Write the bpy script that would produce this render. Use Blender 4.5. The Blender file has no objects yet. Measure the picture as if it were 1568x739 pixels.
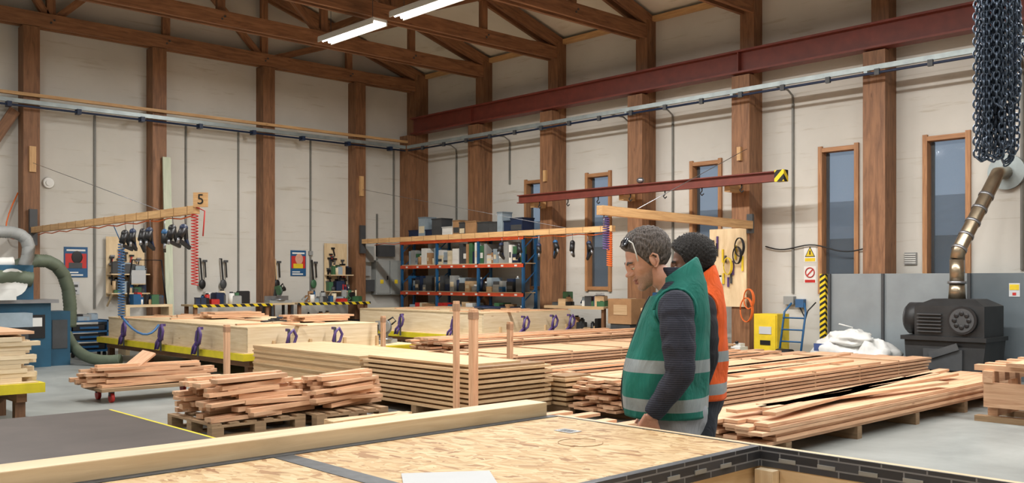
import bpy, math, random
import numpy as np
from mathutils import Vector, Matrix, Euler
random.seed(7)
R = random.uniform
rad = math.radians

def C(r, g, b):
    def f(v):
        v /= 255.0
        return v / 12.92 if v <= 0.04045 else ((v + 0.055) / 1.055) ** 2.4
    return (f(r), f(g), f(b), 1.0)

# ------------------------------------------------------------------ materials
MATS = {}
def base(name):
    m = bpy.data.materials.new(name); m.use_nodes = True
    nt = m.node_tree
    for n in list(nt.nodes): nt.nodes.remove(n)
    out = nt.nodes.new('ShaderNodeOutputMaterial'); p = nt.nodes.new('ShaderNodeBsdfPrincipled')
    nt.links.new(p.outputs[0], out.inputs[0])
    MATS[name] = m
    return m, nt, p
def nd(nt, t, **kw):
    n = nt.nodes.new('ShaderNode' + t)
    for k, v in kw.items():
        if k in n.inputs: n.inputs[k].default_value = v
        else: setattr(n, k, v)
    return n
def mapping(nt, kind, scale, rot=(0, 0, 0), vt='POINT'):
    tc = nd(nt, 'TexCoord'); mp = nd(nt, 'Mapping'); mp.vector_type = vt
    mp.inputs['Scale'].default_value = scale; mp.inputs['Rotation'].default_value = rot
    nt.links.new(tc.outputs[kind], mp.inputs['Vector'])
    return mp.outputs[0]
def noise(nt, vec, scale, detail=4, dist=0.0, rough=.55):
    n = nd(nt, 'TexNoise', Scale=scale, Detail=detail, Distortion=dist, Roughness=rough)
    nt.links.new(vec, n.inputs['Vector']); return n.outputs['Fac']
def ramp(nt, fac, stops):
    r = nd(nt, 'ValToRGB'); e = r.color_ramp.elements
    while len(e) < len(stops): e.new(.5)
    for i, (p, c) in enumerate(stops): e[i].position = p; e[i].color = c
    nt.links.new(fac, r.inputs[0]); return r.outputs[0]
def mul(nt, a, b):
    n = nd(nt, 'MixRGB', blend_type='MULTIPLY'); n.inputs[0].default_value = 1
    nt.links.new(a, n.inputs[1]); nt.links.new(b, n.inputs[2]); return n.outputs[0]
def tinted(nt, col):
    at = nd(nt, 'Attribute', attribute_name='tint')
    v = nd(nt, 'VectorMath', operation='SCALE')
    nt.links.new(col, v.inputs[0]); nt.links.new(at.outputs['Fac'], v.inputs['Scale'])
    return v.outputs[0]
def bump(nt, p, h, strength=.2, dist=.01):
    b = nd(nt, 'Bump', Strength=strength, Distance=dist)
    nt.links.new(h, b.inputs['Height']); nt.links.new(b.outputs[0], p.inputs['Normal'])
def sc(c, k): return (c[0] * k, c[1] * k, c[2] * k, 1)

def plain(name, col, rough=.6, metal=0, var=.15, scale=5, bmp=.05, emit=0):
    m, nt, p = base(name)
    v = mapping(nt, 'Object', (1, 1, 1)); n = noise(nt, v, scale)
    col = C(*col)
    c = ramp(nt, n, [(.3, sc(col, 1 - var)), (.7, sc(col, 1 + var * .6))])
    c = tinted(nt, c)
    nt.links.new(c, p.inputs['Base Color'])
    p.inputs['Roughness'].default_value = rough; p.inputs['Metallic'].default_value = metal
    if bmp: bump(nt, p, n, bmp)
    if emit:
        p.inputs['Emission Color'].default_value = col; p.inputs['Emission Strength'].default_value = emit
    return m
def wood(name, c1, c2, rough=.6, knots=True, sx=1.2, sy=16):
    m, nt, p = base(name)
    v = mapping(nt, 'UV', (sx, sy, 1)); n = noise(nt, v, 1.6, 6, .7, .6)
    c = ramp(nt, n, [(.3, C(*c1)), (.68, C(*c2))])
    if knots:
        v2 = mapping(nt, 'UV', (1.5, 7, 1)); vo = nd(nt, 'TexVoronoi', Scale=1.0)
        nt.links.new(v2, vo.inputs['Vector'])
        k = ramp(nt, vo.outputs['Distance'], [(.03, (.5, .38, .28, 1)), (.08, (1, 1, 1, 1))])
        c = mul(nt, c, k)
    c = tinted(nt, c); nt.links.new(c, p.inputs['Base Color'])
    p.inputs['Roughness'].default_value = rough
    bump(nt, p, n, .15, .004)
    return m
def stripes(name, ca, cb, freq, axis=(1, 1, 1)):
    m, nt, p = base(name)
    tc = nd(nt, 'TexCoord'); d = nd(nt, 'VectorMath', operation='DOT_PRODUCT')
    nt.links.new(tc.outputs['Object'], d.inputs[0]); d.inputs[1].default_value = axis
    mu = nd(nt, 'Math', operation='MULTIPLY'); mu.inputs[1].default_value = freq
    nt.links.new(d.outputs['Value'], mu.inputs[0])
    fr = nd(nt, 'Math', operation='FRACT'); nt.links.new(mu.outputs[0], fr.inputs[0])
    g = nd(nt, 'Math', operation='GREATER_THAN'); g.inputs[1].default_value = .5
    nt.links.new(fr.outputs[0], g.inputs[0])
    mx = nd(nt, 'MixRGB'); mx.inputs[1].default_value = C(*ca); mx.inputs[2].default_value = C(*cb)
    nt.links.new(g.outputs[0], mx.inputs[0]); nt.links.new(mx.outputs[0], p.inputs['Base Color'])
    p.inputs['Roughness'].default_value = .6
    return m

wood('pine', (206, 178, 138), (228, 206, 170), .55)
wood('pine_pale', (212, 188, 150), (232, 214, 184), .6)
wood('larch', (186, 138, 104), (222, 182, 146), .6, sy=20)
wood('board', (190, 156, 114), (214, 184, 144), .6, knots=False)
wood('board_edge', (150, 114, 78), (190, 154, 112), .7, knots=False)
wood('post', (106, 72, 48), (150, 107, 74), .6, sy=10)
wood('truss', (110, 74, 50), (160, 113, 78), .6, sy=10)
wood('boomwood', (176, 134, 88), (214, 174, 122), .55)
wood('frame_orange', (144, 98, 62), (184, 136, 92), .55)
wood('ply', (200, 174, 134), (224, 202, 164), .6, knots=False, sy=5)
wood('greenboard', (178, 188, 165), (200, 206, 184), .7, knots=False)
wood('pallet', (136, 110, 82), (174, 144, 110), .8)
plain('yellow', (214, 196, 36), .5); plain('black', (22, 22, 24), .45); plain('rubber', (30, 32, 32), .7)
plain('white', (225, 225, 220), .6, var=.05); plain('paper', (195, 197, 198), .8, var=.03)
plain('grey', (150, 152, 150), .5); plain('greybox', (150, 153, 150), .5, var=.08)
plain('dgrey', (66, 68, 70), .5); plain('galv', (158, 168, 168), .4, metal=.4, var=.2)
plain('beamred', (112, 50, 38), .5, var=.2)
plain('blue', (28, 84, 128), .5); plain('bluedark', (22, 40, 70), .5); plain('machineblue', (34, 84, 110), .45)
plain('red', (190, 44, 38), .5); plain('redorange', (200, 76, 44), .5); plain('orange', (230, 110, 40), .5)
plain('purple', (84, 62, 118), .5); plain('green', (60, 105, 70), .5); plain('hosegreen', (96, 106, 88), .6)
plain('cardboard', (172, 132, 92), .8); plain('metal', (150, 152, 156), .35, metal=.8)
plain('brass', (160, 146, 124), .3, metal=.85, var=.2); plain('chain', (90, 102, 118), .32, metal=.75, var=.3, scale=30)
plain('cast', (42, 43, 44), .5, metal=.2, var=.3); plain('cream', (222, 208, 176), .7)
plain('bluehose', (60, 104, 150), .5); plain('greypanel', (108, 118, 124), .4, metal=.3, var=.12, scale=2)
plain('greypanel_light', (144, 152, 156), .4, metal=.3, var=.12, scale=2)
plain('bag', (214, 214, 210), .7, var=.12, scale=6, bmp=.5); plain('bagprint', (60, 80, 130), .7)
plain('plastic', (150, 165, 175), .4); plain('warnyellow', (228, 198, 44), .5)
plain('conduit', (118, 118, 112), .5)
stripes('hazard', (20, 20, 20), (226, 196, 30), 5)
stripes('hazard2', (20, 20, 20), (226, 196, 30), 7, (1, 1, 1.5))
plain('darkply', (74, 66, 62), .5, var=.25, scale=2.5)
def wallmat(name, ca, cb):
    m, nt, p = base(name)
    v = mapping(nt, 'Object', (1, 1, 1)); n = noise(nt, v, .5, 6)
    c = ramp(nt, n, [(.3, C(*ca)), (.7, C(*cb))])
    v2 = mapping(nt, 'Object', (.5, .5, 6)); n2 = noise(nt, v2, 1.6, 6, .3, .65)
    c2 = ramp(nt, n2, [(.27, (.76, .71, .63, 1)), (.42, (1, 1, 1, 1))])
    c = mul(nt, c, c2)
    sp = nd(nt, 'SeparateXYZ'); nt.links.new(v, sp.inputs[0]); mm = nd(nt, 'Math', operation='MULTIPLY'); mm.inputs[1].default_value = 1 / 2.44
    nt.links.new(sp.outputs[2], mm.inputs[0]); fr = nd(nt, 'Math', operation='FRACT'); nt.links.new(mm.outputs[0], fr.inputs[0])
    j = ramp(nt, fr.outputs[0], [(.0, (.8, .78, .74, 1)), (.006, (1, 1, 1, 1))]); c = mul(nt, c, j)
    nt.links.new(c, p.inputs['Base Color'])
    n3 = noise(nt, mapping(nt, 'Object', (1, 1, 1)), 14, 3); bump(nt, p, n3, .1, .01)
    p.inputs['Roughness'].default_value = .75
wallmat('wallpanel', (192, 189, 180), (210, 207, 199))
wallmat('ceilpanel', (206, 200, 186), (224, 219, 206))
m, nt, p = base('concrete')
v = mapping(nt, 'Object', (1, 1, 1)); n = noise(nt, v, .7, 8, .4, .65)
c = ramp(nt, n, [(.3, C(118, 122, 120)), (.7, C(158, 162, 159))])
nt.links.new(c, p.inputs['Base Color']); p.inputs['Roughness'].default_value = .42
bump(nt, p, noise(nt, v, 9, 5), .08, .01)
# OSB
m, nt, p = base('osb')
layers = []
for i, (a, s) in enumerate([(12, 1), (72, 1.1), (-40, .9), (125, 1.2), (95, 1)]):
    v = mapping(nt, 'Object', (1 / (10 * s), 1 / (46 * s), 1), (0, 0, rad(a)), 'TEXTURE')
    vo = nd(nt, 'TexVoronoi', Scale=1.0, Randomness=1.0); nt.links.new(v, vo.inputs['Vector'])
    sp = nd(nt, 'SeparateColor'); nt.links.new(vo.outputs['Color'], sp.inputs[0]); layers.append((sp.outputs[0], sp.outputs[1]))
cur = layers[0][0]
for (val, sel) in layers[1:]:
    g = nd(nt, 'Math', operation='GREATER_THAN'); g.inputs[1].default_value = .62; nt.links.new(sel, g.inputs[0])
    mx = nd(nt, 'Mix'); nt.links.new(g.outputs[0], mx.inputs[0]); nt.links.new(cur, mx.inputs[2]); nt.links.new(val, mx.inputs[3]); cur = mx.outputs[0]
c = ramp(nt, cur, [(0, C(150, 106, 64)), (.1, C(182, 144, 98)), (.45, C(202, 170, 124)), (1, C(218, 192, 150))])
nn = noise(nt, mapping(nt, 'Object', (1, 1, 1)), 6, 6); c = mul(nt, c, ramp(nt, nn, [(.3, (.86, .84, .8, 1)), (.6, (1, 1, 1, 1))]))
nt.links.new(c, p.inputs['Base Color']); p.inputs['Roughness'].default_value = .65; bump(nt, p, cur, .15, .003)
# tape
m, nt, p = base('tape')
v = mapping(nt, 'Object', (1, 1, 1))
br = nd(nt, 'TexBrick', Scale=1.0); br.inputs['Color1'].default_value = C(66, 70, 78); br.inputs['Color2'].default_value = C(40, 43, 50); br.inputs['Mortar'].default_value = C(120, 124, 130)
br.inputs['Brick Width'].default_value = .16; br.inputs['Row Height'].default_value = .035; br.inputs['Mortar Size'].default_value = .003
sp = nd(nt, 'SeparateXYZ'); nt.links.new(v, sp.inputs[0]); ad = nd(nt, 'Math', operation='ADD'); nt.links.new(sp.outputs[0], ad.inputs[0]); nt.links.new(sp.outputs[1], ad.inputs[1])
cb = nd(nt, 'CombineXYZ'); nt.links.new(ad.outputs[0], cb.inputs[0])
ad2 = nd(nt, 'Math', operation='ADD'); nt.links.new(sp.outputs[2], ad2.inputs[0]); ad2.inputs[1].default_value = .01; nt.links.new(ad2.outputs[0], cb.inputs[1])
nt.links.new(cb.outputs[0], br.inputs['Vector'])
nt.links.new(br.outputs['Color'], p.inputs['Base Color']); p.inputs['Roughness'].default_value = .5
plain('tapeflat', (66, 70, 74), .5, var=.4, scale=30)
plain('tube', (255, 252, 246), .5, var=0, bmp=0, emit=10)
m, nt, p = base('glass')
p.inputs['Base Color'].default_value = C(150, 160, 170); p.inputs['Roughness'].default_value = .05
tr = nd(nt, 'BsdfTransparent'); tr.inputs[0].default_value = (.84, .88, .92, 1)
ms = nd(nt, 'MixShader'); ms.inputs[0].default_value = .18
nt.links.new(tr.outputs[0], ms.inputs[1]); nt.links.new(p.outputs[0], ms.inputs[2])
nt.links.new(ms.outputs[0], [n for n in nt.nodes if n.type == 'OUTPUT_MATERIAL'][0].inputs[0])
plain('lens', (40, 46, 56), .08, bmp=0)
# people
def cloth(name, col, rough=.85, wr=.5):
    m, nt, p = base(name); v = mapping(nt, 'Object', (1, 1, 1))
    n = noise(nt, v, 7, 4, .5); c = ramp(nt, n, [(.3, sc(C(*col), .8)), (.7, sc(C(*col), 1.12))])
    nt.links.new(c, p.inputs['Base Color']); p.inputs['Roughness'].default_value = rough
    bump(nt, p, noise(nt, mapping(nt, 'Object', (1, 1, .55)), 8, 3, 1.4), wr, .04)
cloth('vest_teal', (22, 112, 100)); cloth('vest_orange', (238, 98, 34)); cloth('reflect', (146, 156, 160), rough=.4, wr=.3)
cloth('trousers', (150, 154, 162)); cloth('darktrousers', (46, 50, 60)); cloth('darktop', (36, 36, 42))
m, nt, p = base('navy_knit'); v = mapping(nt, 'Object', (1, 1, 1)); w = nd(nt, 'TexWave', Scale=32.0, Distortion=.8, bands_direction='Z')
nt.links.new(v, w.inputs['Vector']); c = ramp(nt, w.outputs['Fac'], [(.3, C(30, 33, 46)), (.95, C(54, 57, 72))])
nt.links.new(c, p.inputs['Base Color']); p.inputs['Roughness'].default_value = .85; bump(nt, p, noise(nt, mapping(nt, 'Object', (1, 1, .6)), 10, 3, 1.2), .5, .03)
def skin(name, col, beard=None):
    m, nt, p = base(name); v = mapping(nt, 'Object', (1, 1, 1)); n = noise(nt, v, 30, 4)
    c = ramp(nt, n, [(.3, sc(C(*col), .88)), (.7, sc(C(*col), 1.08))])
    if beard:
        at = nd(nt, 'Attribute', attribute_name='tint'); mx = nd(nt, 'MixRGB')
        n2 = noise(nt, v, 260, 2); bc = ramp(nt, n2, [(.35, sc(C(*beard), .6)), (.65, sc(C(*beard), 1.4))])
        nt.links.new(bc, mx.inputs[1]); nt.links.new(at.outputs['Fac'], mx.inputs[0]); nt.links.new(c, mx.inputs[2]); c = mx.outputs[0]
    nt.links.new(c, p.inputs['Base Color']); p.inputs['Roughness'].default_value = .5
    p.inputs['Subsurface Weight'].default_value = .05
    bump(nt, p, noise(nt, v, 90, 3), .1, .002)
skin('skin', (210, 158, 134), (140, 124, 114)); skin('skin_dark', (120, 82, 62), (50, 38, 32))
skin('skin_body', (204, 150, 126)); skin('skin_dark_body', (118, 80, 60))
def hairm(name, a, b):
    m, nt, p = base(name); v = mapping(nt, 'Object', (90, 90, 25)); n = noise(nt, v, 2, 5, .6)
    nt.links.new(ramp(nt, n, [(.35, C(*a)), (.68, C(*b))]), p.inputs['Base Color']); p.inputs['Roughness'].default_value = .6
    bump(nt, p, n, .8, .01)
hairm('hair_grey', (50, 44, 40), (126, 116, 110)); hairm('hair_black', (14, 12, 12), (46, 40, 36))
plain('eye', (225, 220, 214), .2, bmp=0); plain('lip', (160, 100, 90), .5)

# ------------------------------------------------------------------ mesh builder
class MB:
    def __init__(s, name):
        s.name = name; s.V = []; s.F = []; s.M = []; s.UV = []; s.T = []; s.S = []; s.mats = []; s.X = Matrix.Identity(4)
    def mi(s, m):
        if m not in s.mats: s.mats.append(m)
        return s.mats.index(m)
    def v(s, p):
        s.V.append(tuple(s.X @ Vector(p))); return len(s.V) - 1
    def f(s, idx, m, uv=None, t=1.0, sm=False):
        s.F.append(idx); s.M.append(s.mi(m)); s.T.append(t); s.S.append(sm)
        s.UV.append(uv if uv else [(0, 0)] * len(idx))
    def box(s, c, d, m, rot=None, t=None, endm=None):
        if t is None: t = R(.92, 1.06)
        M = Matrix.Identity(3) if rot is None else (rot if isinstance(rot, Matrix) else Euler(rot).to_matrix())
        c = Vector(c); h = [x / 2 for x in d]; L = max(range(3), key=lambda i: d[i])
        ou, ov = R(0, 50), R(0, 50)
        ids = {}
        for i in (0, 1):
            for j in (0, 1):
                for k in (0, 1):
                    l = Vector(((2 * i - 1) * h[0], (2 * j - 1) * h[1], (2 * k - 1) * h[2]))
                    ids[(i, j, k)] = (s.v(c + M @ l), l)
        quads = [(0, [(0, 0, 0), (0, 0, 1), (0, 1, 1), (0, 1, 0)]), (0, [(1, 0, 0), (1, 1, 0), (1, 1, 1), (1, 0, 1)]),
                 (1, [(0, 0, 0), (1, 0, 0), (1, 0, 1), (0, 0, 1)]), (1, [(0, 1, 0), (0, 1, 1), (1, 1, 1), (1, 1, 0)]),
                 (2, [(0, 0, 0), (0, 1, 0), (1, 1, 0), (1, 0, 0)]), (2, [(0, 0, 1), (1, 0, 1), (1, 1, 1), (0, 1, 1)])]
        for n, q in quads:
            o = [a for a in range(3) if a != n]
            if n == L: ua, va, us = o[0], o[1], 3.0
            else: ua = L; va = [a for a in o if a != L][0]; us = 1
            uv = [(ids[k][1][ua] * us + ou, ids[k][1][va] + ov + n * .37) for k in q]
            s.f([ids[k][0] for k in q], (endm if (endm and n == L) else m), uv, t * (.88 if n == L else 1))
    def b2(s, x0, x1, y0, y1, z0, z1, m, t=None):
        s.box(((x0 + x1) / 2, (y0 + y1) / 2, (z0 + z1) / 2), (x1 - x0, y1 - y0, z1 - z0), m, t=t)
    def bar(s, p1, p2, w, h, m, t=None, up=(0, 0, 1)):
        p1, p2 = Vector(p1), Vector(p2); d = p2 - p1; L = d.length; d.normalize()
        u = Vector(up)
        if abs(d.dot(u)) > .98: u = Vector((1, 0, 0))
        y = u.cross(d).normalized(); z = d.cross(y)
        s.box((p1 + p2) / 2, (L, w, h), m, rot=Matrix((d, y, z)).transposed(), t=t)
    def tube(s, pts, r, m, seg=10, sm=True, cap=True, t=1.0, flat=(1, 1), up=None):
        pts = [Vector(p) for p in pts]; n = len(pts)
        rr = r if isinstance(r, (list, tuple)) else [r] * n
        T = []
        for i in range(n):
            a = pts[max(0, i - 1)]; b = pts[min(n - 1, i + 1)]; T.append((b - a).normalized())
        u = Vector(up) if up else (Vector((0, 0, 1)) if abs(T[0].z) < .9 else Vector((1, 0, 0)))
        u = (u - T[0] * u.dot(T[0])).normalized(); rings = []
        for i in range(n):
            u = (u - T[i] * u.dot(T[i])).normalized(); w = T[i].cross(u)
            rings.append([pts[i] + u * (math.cos(a) * rr[i] * flat[0]) + w * (math.sin(a) * rr[i] * flat[1]) for a in [2 * math.pi * k / seg for k in range(seg)]])
        s.loft(rings, m, sm, cap, t)
    def loft(s, rings, m, sm=True, cap=True, t=1.0, mfun=None):
        seg = len(rings[0]); I = [[s.v(p) for p in r] for r in rings]
        for i in range(len(I) - 1):
            mm = mfun(i) if mfun else m
            for k in range(seg):
                k2 = (k + 1) % seg
                s.f([I[i][k], I[i][k2], I[i + 1][k2], I[i + 1][k]], mm, [(i * .1, k * .02), (i * .1, k * .02 + .02), (i * .1 + .1, k * .02 + .02), (i * .1 + .1, k * .02)], t, sm)
        if cap:
            s.f(I[0][::-1], mfun(0) if mfun else m, None, t); s.f(I[-1], mfun(len(I) - 2) if mfun else m, None, t)
    def cyl(s, p1, p2, r, m, r2=None, seg=16, t=1.0):
        s.tube([p1, p2], [r, r if r2 is None else r2], m, seg, True, True, t)
    def ell(s, c, r, m, seg=16, rings=10, rot=None, t=1.0):
        M = Matrix.Identity(3) if rot is None else Euler(rot).to_matrix(); c = Vector(c); rs = []
        for i in range(rings + 1):
            a = math.pi * (i + .02) / (rings + .04); rs.append([c + M @ Vector((r[0] * math.sin(a) * math.cos(b), r[1] * math.sin(a) * math.sin(b), -r[2] * math.cos(a))) for b in [2 * math.pi * k / seg for k in range(seg)]])
        s.loft(rs, m, True, True, t)
    def helix(s, p, r, L, turns, tr, m):
        n = turns * 10
        s.tube([(p[0] + r * math.cos(i * .6283), p[1] + r * math.sin(i * .6283), p[2] - L * i / n) for i in range(n + 1)], tr, m, 5)
    def done(s, parent=None, local=False, bevel=0, mods=None):
        me = bpy.data.meshes.new(s.name)
        V = np.array(s.V); off = Vector((0, 0, 0))
        if not local:
            mn, mx = V.min(0), V.max(0); o = np.array([(mn[0] + mx[0]) / 2, (mn[1] + mx[1]) / 2, mn[2]]); V = V - o; off = Vector(o)
        me.from_pydata([tuple(x) for x in V], [], s.F)
        for m in s.mats: me.materials.append(MATS[m])
        me.polygons.foreach_set('material_index', s.M); me.polygons.foreach_set('use_smooth', s.S)
        uv = me.uv_layers.new(name='UVMap'); flat = [c for f in s.UV for p in f for c in p]; uv.data.foreach_set('uv', flat)
        at = me.attributes.new('tint', 'FLOAT', 'FACE'); at.data.foreach_set('value', s.T)
        me.update()
        ob = bpy.data.objects.new(s.name, me); bpy.context.scene.collection.objects.link(ob); ob.location = off
        if parent: ob.parent = parent
        if bevel:
            b = ob.modifiers.new('b', 'BEVEL'); b.width = bevel; b.segments = 2; b.limit_method = 'ANGLE'
        if mods: mods(ob)
        return ob
def empty(name, loc=(0, 0, 0)):
    e = bpy.data.objects.new(name, None); e.location = loc; e.empty_display_size = .2
    bpy.context.scene.collection.objects.link(e); return e
def text(name, s, loc, rot, size, mat):
    cu = bpy.data.curves.new(name, 'FONT'); cu.body = s; cu.size = size; cu.extrude = .001; cu.align_x = 'CENTER'; cu.align_y = 'CENTER'
    o = bpy.data.objects.new(name, cu); o.location = loc; o.rotation_euler = rot; cu.materials.append(MATS[mat])
    bpy.context.scene.collection.objects.link(o)
    return o

# ------------------------------------------------------------------ room shell
XW, YW = 15.4, 20.0
XL, YF = -8.0, -6.0
XM = (XW + XL) / 2; EZ = 6.95; RT = .30
def roofz(x): return EZ + (XW - XM - abs(x - XM)) * RT
mb = MB('floor'); mb.b2(XL - .2, XW + .2, YF - .2, YW + .2, -.1, 0, 'concrete'); mb.done()
def gable(name, y0, y1):
    mb = MB(name); pr = [(XL - .2, 0), (XW + .2, 0), (XW + .2, EZ), (XM, roofz(XM)), (XL - .2, EZ)]
    a = [mb.v((x, y0, z)) for x, z in pr]; b = [mb.v((x, y1, z)) for x, z in pr]
    mb.f(a, 'wallpanel'); mb.f(b[::-1], 'wallpanel')
    for i in range(5): j = (i + 1) % 5; mb.f([a[j], a[i], b[i], b[j]], 'wallpanel')
    mb.done()
gable('wall_back', YW, YW + .2); gable('wall_front', YF - .2, YF)
mb = MB('wall_left'); mb.b2(XL - .2, XL, YF, YW, 0, EZ, 'wallpanel'); mb.done()
wins = [15.5, 13.56, 10.75, 7.97, 6.12, 3.3, .8]; ww = .66; wz0, wz1 = 1.32, 3.79
mb = MB('wall_right')
mb.b2(XW, XW + .2, YF, YW, 0, wz0, 'wallpanel', t=1); mb.b2(XW, XW + .2, YF, YW, wz1, EZ, 'wallpanel', t=1)
ys = sorted(wins); prev = YF
for y in ys:
    mb.b2(XW, XW + .2, prev, y - ww / 2, wz0, wz1, 'wallpanel', t=1); prev = y + ww / 2
mb.b2(XW, XW + .2, prev, YW, wz0, wz1, 'wallpanel', t=1); mb.done()
for i, y in enumerate(wins):
    mb = MB('window_%d' % (i + 1)); f = .075
    for yy in (y - ww / 2 - f + .03, y + ww / 2 - .03): mb.b2(XW - .05, XW + .16, yy, yy + f, wz0 - f, wz1 + f, 'frame_orange')
    for zz in (wz0 - f + .03, wz1 - .03): mb.b2(XW - .045, XW + .165, y - ww / 2, y + ww / 2, zz, zz + f, 'frame_orange')
    for yy in (y - ww / 2 + .045, y + ww / 2 - .085): mb.b2(XW + .1, XW + .14, yy, yy + .04, wz0 + .04, wz1 - .04, 'dgrey')
    mb.b2(XW + .11, XW + .125, y - ww / 2, y + ww / 2, wz0, wz1, 'glass'); mb.done()
mb = MB('neighbouring_shed'); mb.b2(24, 30, 6.0, 40, -.1, 2.6, 'greypanel')
a = [mb.v(q) for q in ((23.6, 6, 2.6), (23.6, 40, 2.6), (27, 40, 3.9), (27, 6, 3.9))]; mb.f(a, 'greypanel_light')
a = [mb.v(q) for q in ((27, 6, 3.9), (27, 40, 3.9), (30.4, 40, 2.6), (30.4, 6, 2.6))]; mb.f(a, 'greypanel_light'); a = [mb.v(q) for q in ((24, 6, 2.6), (27, 6, 3.9), (30, 6, 2.6))]; mb.f(a, 'greypanel'); mb.done()
mb = MB('ground_outside'); mb.b2(15.7, 60, -30, 60, -.2, -.1, 'concrete', t=.8); mb.done()
mb = MB('ceiling')
for sgn in (1, -1):
    xe = XW + .2 if sgn > 0 else XL - .2
    p = [(xe, YF - .2), (xe, YW + .2), (XM, YW + .2), (XM, YF - .2)]
    lo = [mb.v((x, y, (EZ if x != XM else roofz(XM)))) for x, y in p]; hi = [mb.v((x, y, (EZ if x != XM else roofz(XM)) + .2)) for x, y in p]
    mb.f(lo, 'ceilpanel'); mb.f(hi[::-1], 'ceilpanel')
    for i in range(4): j = (i + 1) % 4; mb.f([lo[i], lo[j], hi[j], hi[i]], 'ceilpanel')
mb.done()
PY = [17.2, 14.7, 12.15, 9.65, 7.1, 4.6, 2.1, -.4, -2.9]
for y in PY:
    mb = MB('timber_column')
    mb.b2(15.12, 15.4, y - .15, y + .15, 0, EZ - .12, 'post')
    mb.b2(14.9, 15.12, y - .19, y + .19, 0, 5.28, 'post')
    if y in (9.65, 14.7): mb.b2(14.84, 14.9, y - .04, y + .04, 3.7, 3.95, 'boomwood')
    mb.done()
PX = [0.6, 3.1, 5.65, 8.18, 10.76, 13.3]
for x in PX:
    mb = MB('timber_column'); mb.b2(x - .15, x + .15, 19.66, 20, 0, 6.45, 'post')
    if x in (5.65, 13.3): mb.b2(x - .05, x + .07, 19.62, 19.66, 3.6, 4.1, 'boomwood')
    mb.done()
mb = MB('timber_column'); mb.b2(15.0, 15.4, 19.6, 20, 0, 6.9, 'post'); mb.b2(14.75, 15.0, 19.62, 19.98, 0, 5.28, 'post'); mb.done()
mb = MB('trim_1'); mb.b2(15.3, 15.4, YF, 19.6, EZ - .12, EZ - .01, 'boomwood'); mb.done()
def truss(y, name='roof_truss'):
    mb = MB(name); zb = 6.6
    for dy in (-.1, .1): mb.b2(XL, 15.12, y + dy - .035, y + dy + .035, zb - .14, zb + .14, 'truss')
    for sg in (1, -1):
        xe = 15.35 if sg > 0 else XL + .05
        for dy in (-.1, .1):
            mb.bar((xe, y + dy, roofz(xe) - .16), (XM, y + dy, roofz(XM) - .16), .07, .26, 'truss')
        n = 5; xs = [xe + (XM - xe) * k / n for k in range(n + 1)]
        for k in range(1, n + 1):
            mb.bar((xs[k], y, zb), (xs[k], y, roofz(xs[k]) - .16), .1, .16, 'truss')
            xm = xs[k - 1]
            if k > 1: mb.bar((xm, y, zb if k % 2 else roofz(xm) - .2), (xs[k], y, roofz(xs[k]) - .2 if k % 2 else zb), .1, .14, 'truss')
            else: mb.bar((xm - sg * .1, y, roofz(xm) - .2), (xs[k], y, zb), .1, .14, 'truss')
            for q in (-.03, .03): mb.cyl((xs[k] + q, y - .15, zb + q), (xs[k] + q, y - .13, zb + q), .02, 'dgrey', seg=8)
    mb.done()
for y in [19.78] + PY: truss(y)
for x in (12.4, 9.5, 6.6):
    mb = MB('roof_purlin'); mb.b2(x - .05, x + .05, YF, YW, roofz(x) - .34, roofz(x) - .14, 'truss'); mb.done()
mb = MB('crane_runway_beam'); X = 14.92
mb.b2(X - .13, X + .13, YF, 19.6, 5.30, 5.335, 'beamred'); mb.b2(X - .13, X + .13, YF, 19.6, 5.69, 5.725, 'beamred'); mb.b2(X - .012, X + .012, YF, 19.6, 5.33, 5.70, 'beamred')
for y in PY[:-1:3]: mb.b2(X - .11, X + .11, y - .01, y + .01, 5.335, 5.69, 'beamred')
mb.done()
mb = MB('cable_tray')
mb.b2(-7.9, 14.6, 19.52, 19.6, 4.9, 4.98, 'galv'); mb.tube([(-7.9, 19.48, 4.84), (14.55, 19.48, 4.84)], .022, 'bluedark', 6)
x = -7.5
while x < 14.5: mb.b2(x - .04, x + .04, 19.44, 19.6, 4.8, 4.9, 'bluedark'); x += 1.27
mb.done()
mb = MB('cable_tray'); mb.b2(14.62, 14.68, YF + .1, 19.5, 4.9, 4.98, 'galv'); mb.tube([(14.6, 19.4, 4.84), (14.6, YF + .1, 4.84)], .022, 'bluedark', 6)
y = -5
while y < 19.4: mb.b2(14.57, 14.62, y - .04, y + .04, 4.8, 4.9, 'dgrey'); y += .85
for y in PY: mb.b2(14.6, 14.9, y - .03, y + .03, 4.86, 4.9, 'galv')
mb.done()
mb = MB('trim_2'); mb.b2(-7.9, 14.7, 19.56, 19.65, 5.06, 5.12, 'boomwood'); mb.done()
for x in (6.95, 8.9, 10.15, 12.05, 14.55):
    mb = MB('wall_conduit'); mb.b2(x - .018, x + .018, 19.96, 20, .9 if x != 14.55 else 2.6, 4.9, 'conduit')
    if x == 12.05: mb.b2(x - .05, x + .05, 19.94, 20, 2.1, 2.2, 'grey')
    mb.done()
for y, z in ((18.4, 2.9), (16.4, 3.8), (12.7, 4.0), (11.55, 1.2), (8.85, 1.25), (5.0, 1.65)):
    mb = MB('wall_conduit'); mb.b2(15.36, 15.4, y - .018, y + .018, z, 4.7, 'conduit'); mb.tube([(15.38, y, 4.68), (15.36, y, 4.85), (15.2, y, 4.93), (14.7, y, 4.94)], .018, 'conduit', 6); mb.done()
mb = MB('wall_cable'); mb.tube([(15.35, 9.4 - .1 * i, 2.12 - .05 * math.sin(i * .5) - .005 * i) for i in range(22)], .012, 'black', 6); mb.done()

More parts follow.
